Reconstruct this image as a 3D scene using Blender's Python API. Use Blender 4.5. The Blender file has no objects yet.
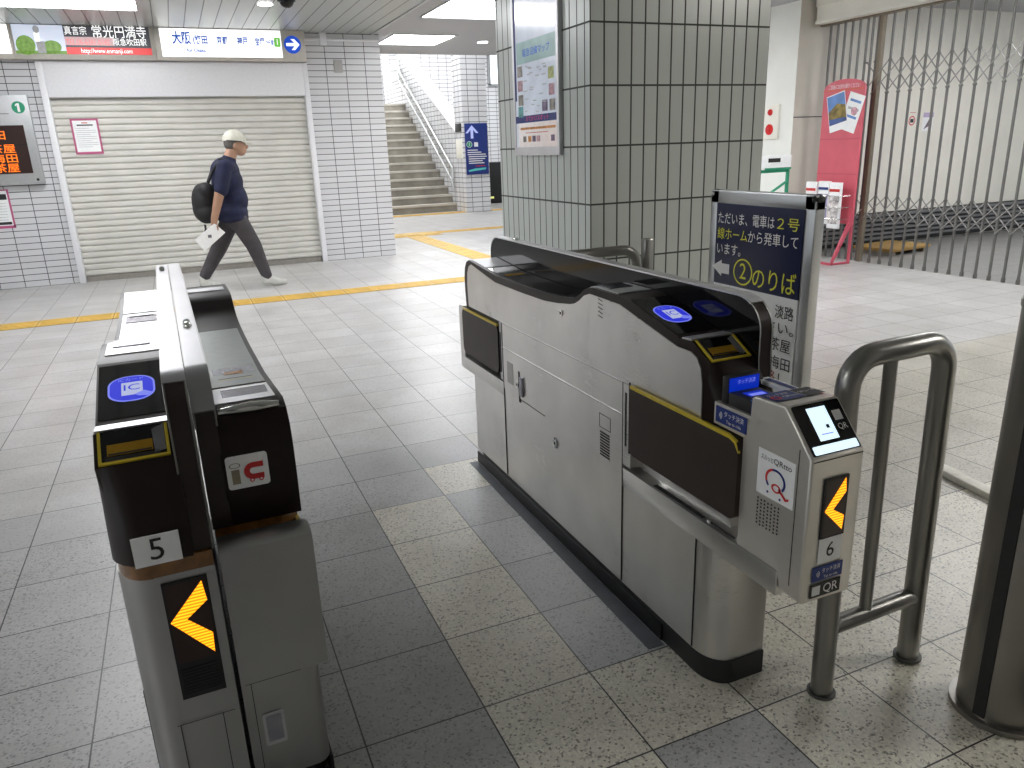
import bpy, bmesh, math, random
from mathutils import Matrix, Vector
random.seed(7)
C = bpy.context.scene.collection
V = Vector

# ------------------------------------------------------------------ materials
MATS = {}
def _nt(name):
    m = bpy.data.materials.new(name); m.use_nodes = True
    nt = m.node_tree; b = nt.nodes['Principled BSDF']
    return m, nt, b

def setp(b, **k):
    for n, v in k.items():
        b.inputs[n].default_value = v

def plain(name, col, rough=0.5, metal=0.0, emit=None, es=0.0, spec=0.5, var=0.06, scale=40.0, coat=0.0):
    """Principled with a little procedural unevenness in colour."""
    m, nt, b = _nt(name)
    c = (col[0], col[1], col[2], 1)
    if var > 0:
        tc = nt.nodes.new('ShaderNodeTexCoord')
        nz = nt.nodes.new('ShaderNodeTexNoise'); nz.inputs['Scale'].default_value = scale; nz.inputs['Detail'].default_value = 3
        rp = nt.nodes.new('ShaderNodeValToRGB')
        rp.color_ramp.elements[0].position = 0.3; rp.color_ramp.elements[1].position = 0.7
        rp.color_ramp.elements[0].color = (*[x * (1 - var) for x in col], 1)
        rp.color_ramp.elements[1].color = (*[min(1, x * (1 + var)) for x in col], 1)
        nt.links.new(tc.outputs['Object'], nz.inputs['Vector'])
        nt.links.new(nz.outputs['Fac'], rp.inputs['Fac'])
        nt.links.new(rp.outputs['Color'], b.inputs['Base Color'])
    else:
        b.inputs['Base Color'].default_value = c
    setp(b, Roughness=rough, Metallic=metal)
    b.inputs['Specular IOR Level'].default_value = spec
    if coat: b.inputs['Coat Weight'].default_value = coat; b.inputs['Coat Roughness'].default_value = 0.05
    if emit is not None:
        b.inputs['Emission Color'].default_value = (*emit, 1); b.inputs['Emission Strength'].default_value = es
    MATS[name] = m
    return m

def brushed(name, col, rough=0.32, stretch=(4, 4, 160), var=0.10, smudge=0.10):
    """brushed stainless: fine streaks plus broad smudges."""
    m, nt, b = _nt(name)
    tc = nt.nodes.new('ShaderNodeTexCoord')
    mp = nt.nodes.new('ShaderNodeMapping'); mp.inputs['Scale'].default_value = stretch
    nz = nt.nodes.new('ShaderNodeTexNoise'); nz.inputs['Scale'].default_value = 6; nz.inputs['Detail'].default_value = 4
    n2 = nt.nodes.new('ShaderNodeTexNoise'); n2.inputs['Scale'].default_value = 5; n2.inputs['Detail'].default_value = 5
    nt.links.new(tc.outputs['Object'], mp.inputs['Vector']); nt.links.new(mp.outputs['Vector'], nz.inputs['Vector'])
    nt.links.new(tc.outputs['Object'], n2.inputs['Vector'])
    mx = nt.nodes.new('ShaderNodeMath'); mx.operation = 'MULTIPLY_ADD'; mx.inputs[1].default_value = var
    m2 = nt.nodes.new('ShaderNodeMath'); m2.operation = 'MULTIPLY_ADD'; m2.inputs[1].default_value = smudge; m2.inputs[2].default_value = rough - var / 2 - smudge / 2
    nt.links.new(n2.outputs['Fac'], m2.inputs[0]); nt.links.new(nz.outputs['Fac'], mx.inputs[0]); nt.links.new(m2.outputs[0], mx.inputs[2])
    nt.links.new(mx.outputs[0], b.inputs['Roughness'])
    rp = nt.nodes.new('ShaderNodeValToRGB')
    rp.color_ramp.elements[0].position = 0.3; rp.color_ramp.elements[1].position = 0.75
    rp.color_ramp.elements[0].color = (*[x * 0.88 for x in col], 1); rp.color_ramp.elements[1].color = (*[min(1, x * 1.06) for x in col], 1)
    nt.links.new(n2.outputs['Fac'], rp.inputs['Fac']); nt.links.new(rp.outputs['Color'], b.inputs['Base Color'])
    b.inputs['Metallic'].default_value = 0.9
    MATS[name] = m
    return m

def tilewall(name, tw, th, mortar, tile, grout, rough=0.25, ofs=(0, 0)):
    """stack-bonded wall tiles; runs along x or y by the wall's facing, z up."""
    m, nt, b = _nt(name)
    g = nt.nodes.new('ShaderNodeNewGeometry')
    sp = nt.nodes.new('ShaderNodeSeparateXYZ'); nt.links.new(g.outputs['Position'], sp.inputs[0])
    sn = nt.nodes.new('ShaderNodeSeparateXYZ'); nt.links.new(g.outputs['True Normal'], sn.inputs[0])
    ab = nt.nodes.new('ShaderNodeMath'); ab.operation = 'ABSOLUTE'; nt.links.new(sn.outputs['X'], ab.inputs[0])
    gt = nt.nodes.new('ShaderNodeMath'); gt.operation = 'GREATER_THAN'; gt.inputs[1].default_value = 0.7; nt.links.new(ab.outputs[0], gt.inputs[0])
    mix = nt.nodes.new('ShaderNodeMix'); mix.data_type = 'FLOAT'
    nt.links.new(gt.outputs[0], mix.inputs[0]); nt.links.new(sp.outputs['X'], mix.inputs[2]); nt.links.new(sp.outputs['Y'], mix.inputs[3])
    a1 = nt.nodes.new('ShaderNodeMath'); a1.inputs[1].default_value = ofs[0] + 40 * tw; nt.links.new(mix.outputs[0], a1.inputs[0])
    a2 = nt.nodes.new('ShaderNodeMath'); a2.inputs[1].default_value = ofs[1] + 40 * th; nt.links.new(sp.outputs['Z'], a2.inputs[0])
    cb = nt.nodes.new('ShaderNodeCombineXYZ'); nt.links.new(a1.outputs[0], cb.inputs[0]); nt.links.new(a2.outputs[0], cb.inputs[1])
    br = nt.nodes.new('ShaderNodeTexBrick'); br.offset = 0; br.squash = 1
    br.inputs['Scale'].default_value = 1; br.inputs['Mortar Size'].default_value = mortar; br.inputs['Mortar Smooth'].default_value = 0.1
    br.inputs['Brick Width'].default_value = tw; br.inputs['Row Height'].default_value = th
    br.inputs['Color1'].default_value = (*tile, 1); br.inputs['Color2'].default_value = (*[x * 0.94 for x in tile], 1); br.inputs['Mortar'].default_value = (*grout, 1)
    nt.links.new(cb.outputs[0], br.inputs['Vector']); nt.links.new(br.outputs['Color'], b.inputs['Base Color'])
    bp = nt.nodes.new('ShaderNodeBump'); bp.inputs['Strength'].default_value = 0.4; bp.inputs['Distance'].default_value = 0.003; bp.invert = True
    nt.links.new(br.outputs['Fac'], bp.inputs['Height']); nt.links.new(bp.outputs['Normal'], b.inputs['Normal'])
    mr = nt.nodes.new('ShaderNodeMath'); mr.operation = 'MULTIPLY_ADD'; mr.inputs[1].default_value = 0.5; mr.inputs[2].default_value = rough
    nt.links.new(br.outputs['Fac'], mr.inputs[0]); nt.links.new(mr.outputs[0], b.inputs['Roughness'])
    MATS[name] = m
    return m

def floor_mat():
    m, nt, b = _nt('granite_floor_tiles')
    g = nt.nodes.new('ShaderNodeNewGeometry')
    at = nt.nodes.new('ShaderNodeAttribute'); at.attribute_name = 'tint'
    br = nt.nodes.new('ShaderNodeTexBrick'); br.offset = 0; br.squash = 1
    br.inputs['Scale'].default_value = 1; br.inputs['Mortar Size'].default_value = 0.0022; br.inputs['Mortar Smooth'].default_value = 0.15
    br.inputs['Brick Width'].default_value = 0.3; br.inputs['Row Height'].default_value = 0.3
    mp = nt.nodes.new('ShaderNodeMapping'); mp.inputs['Location'].default_value = (30, 30, 0)
    nt.links.new(g.outputs['Position'], mp.inputs['Vector']); nt.links.new(mp.outputs['Vector'], br.inputs['Vector'])
    vo = nt.nodes.new('ShaderNodeTexVoronoi'); vo.inputs['Scale'].default_value = 200; vo.voronoi_dimensions = '2D'
    nzw = nt.nodes.new('ShaderNodeTexNoise'); nzw.inputs['Scale'].default_value = 260; nzw.inputs['Detail'].default_value = 1
    nt.links.new(g.outputs['Position'], nzw.inputs['Vector'])
    wv = nt.nodes.new('ShaderNodeVectorMath'); wv.operation = 'MULTIPLY_ADD'; wv.inputs[1].default_value = (.006, .006, 0)
    nt.links.new(nzw.outputs['Color'], wv.inputs[0]); nt.links.new(g.outputs['Position'], wv.inputs[2]); nt.links.new(wv.outputs[0], vo.inputs['Vector'])
    sc = nt.nodes.new('ShaderNodeSeparateColor'); nt.links.new(vo.outputs['Color'], sc.inputs[0])
    r1 = nt.nodes.new('ShaderNodeValToRGB'); r1.color_ramp.interpolation = 'CONSTANT'; e = r1.color_ramp.elements
    e[0].position = 0.0; e[0].color = (0.36, 0.35, 0.335, 1); e[1].position = 0.07; e[1].color = (0.68, 0.67, 0.66, 1)
    for p_, c_ in ((.17, .92), (.45, .99), (.75, 1.05), (.92, 1.14)): x = e.new(p_); x.color = (c_, c_, c_ * .99, 1)
    nt.links.new(sc.outputs[0], r1.inputs['Fac'])
    mu = nt.nodes.new('ShaderNodeMix'); mu.data_type = 'RGBA'; mu.blend_type = 'MULTIPLY'; nt.links.new(at.outputs['Alpha'], mu.inputs[0])
    nt.links.new(at.outputs['Color'], mu.inputs[6]); nt.links.new(r1.outputs['Color'], mu.inputs[7])
    n3 = nt.nodes.new('ShaderNodeTexNoise'); n3.inputs['Scale'].default_value = 3; n3.inputs['Detail'].default_value = 4
    nt.links.new(g.outputs['Position'], n3.inputs['Vector'])
    r3 = nt.nodes.new('ShaderNodeValToRGB'); r3.color_ramp.elements[0].color = (0.84, 0.83, 0.81, 1); r3.color_ramp.elements[1].color = (1.08, 1.08, 1.08, 1)
    r3.color_ramp.elements[0].position = 0.3; r3.color_ramp.elements[1].position = 0.7
    nt.links.new(n3.outputs['Fac'], r3.inputs['Fac'])
    m3 = nt.nodes.new('ShaderNodeMix'); m3.data_type = 'RGBA'; m3.blend_type = 'MULTIPLY'; m3.inputs[0].default_value = 1
    nt.links.new(mu.outputs[2], m3.inputs[6]); nt.links.new(r3.outputs['Color'], m3.inputs[7])
    mo = nt.nodes.new('ShaderNodeMix'); mo.data_type = 'RGBA'
    nt.links.new(br.outputs['Fac'], mo.inputs[0]); nt.links.new(m3.outputs[2], mo.inputs[6]); mo.inputs[7].default_value = (0.035, 0.034, 0.032, 1)
    nt.links.new(mo.outputs[2], b.inputs['Base Color'])
    rr = nt.nodes.new('ShaderNodeMath'); rr.operation = 'MULTIPLY_ADD'; rr.inputs[1].default_value = 0.12; rr.inputs[2].default_value = 0.27
    nt.links.new(n3.outputs['Fac'], rr.inputs[0]); nt.links.new(rr.outputs[0], b.inputs['Roughness'])
    bp = nt.nodes.new('ShaderNodeBump'); bp.inputs['Strength'].default_value = 0.25; bp.inputs['Distance'].default_value = 0.002; bp.invert = True
    nt.links.new(br.outputs['Fac'], bp.inputs['Height']); nt.links.new(bp.outputs['Normal'], b.inputs['Normal'])
    b.inputs['Specular IOR Level'].default_value = 0.45
    MATS['floor'] = m
    return m

def stripes(name, axis, pitch, width, col, line, rough=0.5, metal=0.0, ofs=0.0):
    """boards with thin dark gaps every `pitch` along one axis"""
    m, nt, b = _nt(name)
    g = nt.nodes.new('ShaderNodeNewGeometry'); sp = nt.nodes.new('ShaderNodeSeparateXYZ'); nt.links.new(g.outputs['Position'], sp.inputs[0])
    a = nt.nodes.new('ShaderNodeMath'); a.inputs[1].default_value = ofs + 100 * pitch; nt.links.new(sp.outputs[axis], a.inputs[0])
    d = nt.nodes.new('ShaderNodeMath'); d.operation = 'DIVIDE'; d.inputs[1].default_value = pitch; nt.links.new(a.outputs[0], d.inputs[0])
    f = nt.nodes.new('ShaderNodeMath'); f.operation = 'FRACT'; nt.links.new(d.outputs[0], f.inputs[0])
    l = nt.nodes.new('ShaderNodeMath'); l.operation = 'LESS_THAN'; l.inputs[1].default_value = width / pitch; nt.links.new(f.outputs[0], l.inputs[0])
    mx = nt.nodes.new('ShaderNodeMix'); mx.data_type = 'RGBA'; nt.links.new(l.outputs[0], mx.inputs[0])
    mx.inputs[6].default_value = (*col, 1); mx.inputs[7].default_value = (*line, 1)
    nt.links.new(mx.outputs[2], b.inputs['Base Color']); setp(b, Roughness=rough, Metallic=metal)
    MATS[name] = m
    return m

def ledmat(name, col, es, pitch, axis='Z'):
    """LED rows: bright dots split by thin darker lines"""
    m, nt, b = _nt(name)
    tc = nt.nodes.new('ShaderNodeTexCoord'); sp = nt.nodes.new('ShaderNodeSeparateXYZ'); nt.links.new(tc.outputs['Object'], sp.inputs[0])
    d = nt.nodes.new('ShaderNodeMath'); d.operation = 'MULTIPLY'; d.inputs[1].default_value = 2 * math.pi / pitch; nt.links.new(sp.outputs[axis], d.inputs[0])
    s = nt.nodes.new('ShaderNodeMath'); s.operation = 'SINE'; nt.links.new(d.outputs[0], s.inputs[0])
    k = nt.nodes.new('ShaderNodeMath'); k.operation = 'MULTIPLY_ADD'; k.inputs[1].default_value = 0.5; k.inputs[2].default_value = 0.5; nt.links.new(s.outputs[0], k.inputs[0])
    mx = nt.nodes.new('ShaderNodeMix'); mx.data_type = 'RGBA'; nt.links.new(k.outputs[0], mx.inputs[0])
    mx.inputs[6].default_value = (1.0, 0.14, 0.0, 1); mx.inputs[7].default_value = (*col, 1)
    nt.links.new(mx.outputs[2], b.inputs['Emission Color']); b.inputs['Emission Strength'].default_value = es
    b.inputs['Base Color'].default_value = (0.02, 0.01, 0.0, 1)
    MATS[name] = m
    return m

STEEL = brushed('brushed_steel', (0.75, 0.735, 0.715), 0.30, (160, 3, 3) if False else (4, 3, 220))
STEEL_D = brushed('brushed_steel_dull', (0.42, 0.41, 0.39), 0.36, (200, 200, 3))
STEEL_SH = brushed('brushed_steel_shaded', (0.46, 0.455, 0.445), 0.30, (160, 160, 3), 0.05, 0.06)  # same steel with the dark reflection on the fronts put into its colour
STEEL_T = brushed('steel_top', (0.70, 0.70, 0.72), 0.40, (220, 3, 3))
TUBE = brushed('satin_tube', (0.30, 0.295, 0.28), 0.30, (3, 3, 60), 0.05, 0.08)
POSTM = brushed('bronze_steel', (0.27, 0.255, 0.235), 0.33, (3, 3, 90), 0.06, 0.1)
QSTEEL = brushed('reader_steel', (0.72, 0.69, 0.64), 0.36, (4, 3, 220)); QSTEEL.node_tree.nodes['Principled BSDF'].inputs['Metallic'].default_value = .65
RIMM = brushed('rim_steel', (0.46, 0.46, 0.475), 0.38, (220, 3, 3))
CHROME = plain('chrome', (0.75, 0.75, 0.73), 0.12, 1.0, var=0)
BROWN = plain('dark_brown_cover', (0.016, 0.009, 0.008), 0.36, spec=0.28, var=0.1)
BROWN_M = plain('brown_band', (0.030, 0.020, 0.018), 0.35, spec=0.4, var=0.08)
FLAPB = plain('brown_flap', (0.036, 0.025, 0.021), 0.45, spec=0.3, var=0.1, scale=15)
GLOSSBLK = plain('gloss_black', (0.005, 0.005, 0.006), 0.08, spec=0.35, var=0)
BLACK = plain('matte_black', (0.012, 0.012, 0.013), 0.6, var=0.1)
RUBBER = plain('black_rubber', (0.016, 0.016, 0.018), 0.45, var=0.15)
SEAM = plain('seam_dark', (0.03, 0.03, 0.03), 0.8, var=0)
YEL = plain('yellow_edge', (0.62, 0.47, 0.03), 0.4, var=0.08)
SLOTG = plain('slot_grey', (0.16, 0.16, 0.17), 0.45, var=.1)
YELD = plain('yellow_slot', (0.36, 0.20, 0.015), 0.6, spec=0.15, var=0.1)
AMBER = plain('amber_lens', (0.20, 0.088, 0.02), 0.14, spec=0.6, var=0.3, scale=50, coat=0.5)
WHITE = plain('white_sticker', (0.90, 0.91, 0.92), 0.45, var=0.03)
NAVY = plain('navy_print', (0.010, 0.030, 0.20), 0.4, var=0.05)
BLACKP = plain('black_print', (0.015, 0.015, 0.015), 0.5, var=0)
WHITEP = plain('white_print', (0.85, 0.85, 0.86), 0.5, var=0)
REDP = plain('red_print', (0.62, 0.03, 0.03), 0.4, var=0)
GREYP = plain('grey_brown_print', (0.28, 0.24, 0.17), 0.5, var=0)
BLUE_E = plain('blue_glow', (0.0, 0.0, 0.05), 0.5, spec=0.1, emit=(0.025, 0.035, 0.62), es=1.0, var=0)
BLUE_L = plain('pale_blue_glow', (0.05, 0.05, 0.1), 0.5, spec=0.1, emit=(0.20, 0.24, 0.85), es=0.9, var=0)
BLUE_W = plain('white_blue_glow', (0.1, 0.1, 0.15), 0.5, spec=0.1, emit=(0.45, 0.50, 0.72), es=0.9, var=0)
CYAN_E = plain('cyan_glow', (0.02, 0.2, 0.5), 0.3, emit=(0.05, 0.55, 1.0), es=2.2, var=0)
DEEPB_E = plain('deep_blue_glow', (0.0, 0.005, 0.06), 0.4, emit=(0.0, 0.02, 0.42), es=0.9, var=0)
SCREEN_E = plain('screen_glow', (0.6, 0.7, 0.8), 0.3, emit=(0.66, 0.84, 0.95), es=1.1, var=0)
LED = ledmat('led_amber', (1.0, 0.52, 0.015), 1.8, 0.006, 'Z')
LED2 = ledmat('led_orange', (1.0, 0.20, 0.01), 2.0, 0.02, 'Z')
LEDBG = plain('led_backing', (0.030, 0.012, 0.010), 0.35, var=0.05)
GLASSY = plain('dark_display', (0.05, 0.05, 0.06), 0.12, spec=0.6, var=0.05)
SILVER = plain('display_window', (0.35, 0.35, 0.40), 0.2, metal=0.6, var=0.05)
FLOOR = floor_mat()
WTILE = tilewall('white_wall_tile', 0.244, 0.0702, 0.0042, (0.68, 0.68, 0.70), (0.08, 0.08, 0.085), 0.22, ofs=(0.11, 0.0))
WTILE2 = tilewall('white_wall_tile_far', 0.235, 0.105, 0.007, (0.72, 0.72, 0.74), (0.17, 0.17, 0.18), 0.3)
PTILE = tilewall('pillar_tile', 0.0683, 0.2500, 0.0042, (0.60, 0.635, 0.605), (0.055, 0.06, 0.055), 0.22, ofs=(-0.878 + 0.0683 * 13 - 0.0021, 0.172))
CEIL_P = stripes('ceiling_slats', 'X', 0.155, 0.011, (0.46, 0.48, 0.47), (0.05, 0.05, 0.05), 0.35, 0.3)
CEIL_R = stripes('ceiling_boards', 'Y', 0.18, 0.004, (0.40, 0.40, 0.415), (0.2, 0.2, 0.2), 0.5)
PANEL_E = plain('light_panel', (1, 1, 1), 0.5, emit=(0.97, 0.98, 1.0), es=14.0, var=0)
SHUT = plain('shutter_enamel', (0.66, 0.645, 0.60), 0.42, var=0.06, scale=4)
FRAMEW = plain('white_enamel', (0.80, 0.80, 0.83), 0.4, var=0.03)
CREAM = plain('cream_wall_paint', (0.84, 0.82, 0.74), 0.55, var=0.04, scale=3)
CREAM2 = plain('beige_panel', (0.66, 0.61, 0.54), 0.5, var=0.05, scale=3)
WPAINT = plain('white_wall_paint', (0.84, 0.85, 0.81), 0.5, var=0.03, scale=3)
TACT = plain('yellow_tactile_tile', (0.66, 0.43, 0.09), 0.5, var=0.12, scale=6)
TACTJ = plain('tactile_joint', (0.25, 0.14, 0.03), 0.7, var=0)
FENCE = brushed('fence_steel', (0.20, 0.195, 0.185), 0.55, (3, 3, 40), 0.05, 0.1)
LATT = brushed('lattice_steel', (0.33, 0.325, 0.31), 0.6, (3, 3, 40), 0.05, 0.1); LATT.node_tree.nodes['Principled BSDF'].inputs['Metallic'].default_value = .4
FENCEB = plain('fence_post_brown', (0.20, 0.165, 0.12), 0.5, metal=0.4, var=0.15, scale=6)
ALU = brushed('aluminium_frame', (0.52, 0.53, 0.54), 0.34, (3, 3, 50), 0.05, 0.06)
PINK = plain('pink_board', (0.64, 0.115, 0.155), 0.42, var=0.06, scale=5)
PINKD = plain('pink_frame', (0.55, 0.085, 0.13), 0.45, var=0.06)
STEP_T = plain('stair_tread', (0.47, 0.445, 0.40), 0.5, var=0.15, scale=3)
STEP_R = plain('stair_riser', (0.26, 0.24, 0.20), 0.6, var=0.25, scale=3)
GREENP = plain('green_print', (0.02, 0.30, 0.16), 0.45, var=0.04)
YELP = plain('yellow_print', (0.80, 0.80, 0.05), 0.45, var=0)
WOOD = plain('ochre_board', (0.36, 0.22, 0.06), 0.55, var=0.2, scale=4)

# ------------------------------------------------------------------ mesh builder
def text_bm(s, size, align='CENTER', width=None, bold=.0015):
    cu = bpy.data.curves.new('t', 'FONT'); cu.body = s; cu.size = size; cu.align_x = align; cu.align_y = 'CENTER'
    cu.resolution_u = 3; cu.fill_mode = 'FRONT'; cu.offset = bold * size
    o = bpy.data.objects.new('t', cu); C.objects.link(o)
    dg = bpy.context.evaluated_depsgraph_get(); dg.update()
    me = bpy.data.meshes.new_from_object(o.evaluated_get(dg))
    bpy.data.objects.remove(o); bpy.data.curves.remove(cu)
    if width and len(me.vertices):
        xs = [v.co.x for v in me.vertices]; w = max(xs) - min(xs); c = (max(xs) + min(xs)) / 2
        for v in me.vertices: v.co.x = (v.co.x - c) * width / w
    return me

def frame(o, x, y):
    """matrix of a plane at o with x right and y up; z is the outward normal"""
    x = V(x).normalized(); y = V(y).normalized(); z = x.cross(y)
    return Matrix(((x.x, y.x, z.x, o[0]), (x.y, y.y, z.y, o[1]), (x.z, y.z, z.z, o[2]), (0, 0, 0, 1)))

class MB:
    def __init__(s): s.bm = bmesh.new(); s.ms = []
    def mi(s, m):
        if m not in s.ms: s.ms.append(m)
        return s.ms.index(m)
    def faces(s, vs, fs, m, smooth=False):
        i = s.mi(m); bv = [s.bm.verts.new(v) for v in vs]; out = []
        for f in fs:
            try:
                q = s.bm.faces.new([bv[k] for k in f]); q.material_index = i; q.smooth = smooth; out.append(q)
            except ValueError: pass
        return bv, out
    def box(s, x0, x1, y0, y1, z0, z1, m, bev=0.0, seg=2, M=None):
        vs = [V((x, y, z)) for x in (x0, x1) for y in (y0, y1) for z in (z0, z1)]
        if M is not None: vs = [M @ v for v in vs]
        bv, fs = s.faces(vs, [(0, 1, 3, 2), (4, 6, 7, 5), (0, 4, 5, 1), (2, 3, 7, 6), (0, 2, 6, 4), (1, 5, 7, 3)], m)
        if bev > 0:
            es = list({e for f in fs for e in f.edges})
            r = bmesh.ops.bevel(s.bm, geom=es, offset=bev, segments=seg, affect='EDGES', profile=0.5)
            for f in r['faces']: f.material_index = s.mi(m); f.smooth = True
        return s
    def prism(s, pts, axis, a0, a1, m, cap=None, M=None):
        """extrude a closed 2D outline along an axis: axis 0: pts=(y,z), 1: (x,z), 2: (x,y)"""
        def at(p, a): return V((a, p[0], p[1])) if axis == 0 else V((p[0], a, p[1])) if axis == 1 else V((p[0], p[1], a))
        n = len(pts); vs = [at(p, a0) for p in pts] + [at(p, a1) for p in pts]
        if M is not None: vs = [M @ v for v in vs]
        bv, fs = s.faces(vs, [(i, (i + 1) % n, n + (i + 1) % n, n + i) for i in range(n)], m)
        c = s.mi(cap or m)
        for idx in (list(range(n))[::-1], list(range(n, 2 * n))):
            q = s.bm.faces.new([bv[k] for k in idx]); q.material_index = c
        return s
    def loft(s, rings, m, closed=True, caps=True):
        n = len(rings[0]); vs = [p for r in rings for p in r]
        fs = []
        for k in range(len(rings) - 1):
            for i in range(n if closed else n - 1):
                a = k * n + i; b = k * n + (i + 1) % n
                fs.append((a, b, b + n, a + n))
        bv, _ = s.faces(vs, fs, m)
        if caps:
            for idx in (list(range(n))[::-1], list(range((len(rings) - 1) * n, len(rings) * n))):
                q = s.bm.faces.new([bv[k] for k in idx]); q.material_index = s.mi(m)
        return s
    def tube(s, pts, r, m, seg=12, caps=True):
        pts = [V(p) for p in pts]; rr = r if isinstance(r, (list, tuple)) else [r] * len(pts)
        rings = []; up = None
        for i, p in enumerate(pts):
            t = ((pts[i + 1] - p).normalized() if i < len(pts) - 1 else V((0, 0, 0))) + ((p - pts[i - 1]).normalized() if i else V((0, 0, 0)))
            t.normalize()
            if up is None:
                up = V((0, 0, 1)) if abs(t.z) < 0.9 else V((0, 1, 0))
            a = t.cross(up).normalized(); up = a.cross(t).normalized()
            rings.append([p + (a * math.cos(2 * math.pi * k / seg) + up * math.sin(2 * math.pi * k / seg)) * rr[i] for k in range(seg)])
        return s.loft(rings, m, True, caps)
    def cyl(s, p, r, z0, z1, m, seg=24): return s.tube([(p[0], p[1], z0), (p[0], p[1], z1)], r, m, seg)
    def ell(s, c, rad, m, M=None, seg=20, rings=12):
        T = Matrix.Translation(c) @ (M.to_4x4() if M is not None else Matrix.Identity(4)) @ Matrix.Diagonal((*rad, 1))
        r = bmesh.ops.create_uvsphere(s.bm, u_segments=seg, v_segments=rings, radius=1, matrix=T)
        i = s.mi(m)
        for f in {f for v in r['verts'] for f in v.link_faces}: f.material_index = i; f.smooth = True
        return s
    # flat shapes in a plane M, raised by d along its normal
    def poly(s, M, pts, m, d=0.0):
        s.faces([M @ V((p[0], p[1], d)) for p in pts], [tuple(range(len(pts)))], m); return s
    def rect(s, M, x0, x1, y0, y1, m, d=0.0, r=0.0, t=0.0):
        pts = rrect(x0, x1, y0, y1, r) if r else [(x0, y0), (x1, y0), (x1, y1), (x0, y1)]
        if t:
            s.prism(pts, 2, d - t, d, m, M=M)
        else: s.poly(M, pts, m, d)
        return s
    def disc(s, M, c, r, m, d=0.0, seg=32, ry=None, a0=0, a1=360, inner=0.0):
        ry = r if ry is None else ry
        def P(k, f): a = math.radians(a0 + (a1 - a0) * k / seg); return M @ V((c[0] + r * f * math.cos(a), c[1] + ry * f * math.sin(a), d))
        if inner <= 0:
            s.faces([P(k, 1) for k in range(seg)], [tuple(range(seg))], m)
        else:
            vs = [P(k, 1) for k in range(seg + 1)] + [P(k, inner) for k in range(seg + 1)]
            s.faces(vs, [(k, k + 1, seg + 2 + k, seg + 1 + k) for k in range(seg)], m)
        return s
    def text(s, M, x, y, string, size, m, d=0.0, align='CENTER', width=None, bold=.0015):
        me = text_bm(string, size, align, width, bold); i = s.mi(m)
        T = M @ Matrix.Translation((x, y, d))
        n0 = len(s.bm.faces); s.bm.faces.ensure_lookup_table()
        old = set(s.bm.faces)
        bv = [s.bm.verts.new(T @ v.co) for v in me.vertices]
        for p in me.polygons:
            try: f = s.bm.faces.new([bv[k] for k in p.vertices]); f.material_index = i
            except ValueError: pass
        bpy.data.meshes.remove(me)
        return s
    def build(s, name, parent=None, label=None, cat=None, group=None, kind=None, loc=None, angle=38, merge=True, recalc=True):
        if merge: bmesh.ops.remove_doubles(s.bm, verts=s.bm.verts, dist=1e-6)
        if recalc:
            bmesh.ops.recalc_face_normals(s.bm, faces=s.bm.faces)
        la = math.radians(angle)
        for f in s.bm.faces: f.smooth = True
        for e in s.bm.edges:
            e.smooth = len(e.link_faces) == 2 and e.calc_face_angle(9) < la and e.link_faces[0].material_index == e.link_faces[1].material_index
        me = bpy.data.meshes.new(name); s.bm.to_mesh(me); s.bm.free()
        for m in s.ms: me.materials.append(m)
        o = bpy.data.objects.new(name, me); C.objects.link(o)
        if parent: o.parent = parent
        if loc: o.location = loc
        tag(o, label, cat, group, kind)
        return o

def rrect(x0, x1, y0, y1, r, n=5):
    out = []
    for cx, cy, a in ((x1 - r, y1 - r, 0), (x0 + r, y1 - r, 90), (x0 + r, y0 + r, 180), (x1 - r, y0 + r, 270)):
        for k in range(n + 1):
            t = math.radians(a + 90 * k / n); out.append((cx + r * math.cos(t), cy + r * math.sin(t)))
    return out

def tag(o, label=None, cat=None, group=None, kind=None):
    if label: o['label'] = label
    if cat: o['category'] = cat
    if group: o['group'] = group
    if kind: o['kind'] = kind
    return o

def empty(name, loc, label, cat, group=None, rz=0.0):
    o = bpy.data.objects.new(name, None); C.objects.link(o); o.location = loc; o.rotation_euler = (0, 0, rz); o.empty_display_size = 0.1
    return tag(o, label, cat, group)

def copy_tree(o, parent=None):
    c = o.copy(); C.objects.link(c)
    if parent: c.parent = parent
    for ch in list(o.children): copy_tree(ch, c)
    return c

def fillet(pts, r, n=6):
    pts = [V(p) for p in pts]; out = [pts[0]]
    for i in range(1, len(pts) - 1):
        p = pts[i]; a = (pts[i - 1] - p).normalized(); b = (pts[i + 1] - p).normalized()
        ang = a.angle(b); t = r / math.tan(ang / 2); A = p + a * t; B = p + b * t
        cdir = (a + b).normalized(); c = p + cdir * (r / math.sin(ang / 2))
        for k in range(n + 1):
            f = k / n; q = (A - c).normalized().slerp((B - c).normalized(), f) * r
            out.append(c + q)
    out.append(pts[-1]); return out

XN = lambda o: frame(o, (0, -1, 0), (0, 0, 1))     # plane facing -x
YN = lambda o: frame(o, (1, 0, 0), (0, 0, 1))      # plane facing -y
CZ = 2.745

# ================================================================== SETTING
def structure(mb, name, **k): return mb.build(name, kind='structure', **k)

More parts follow.
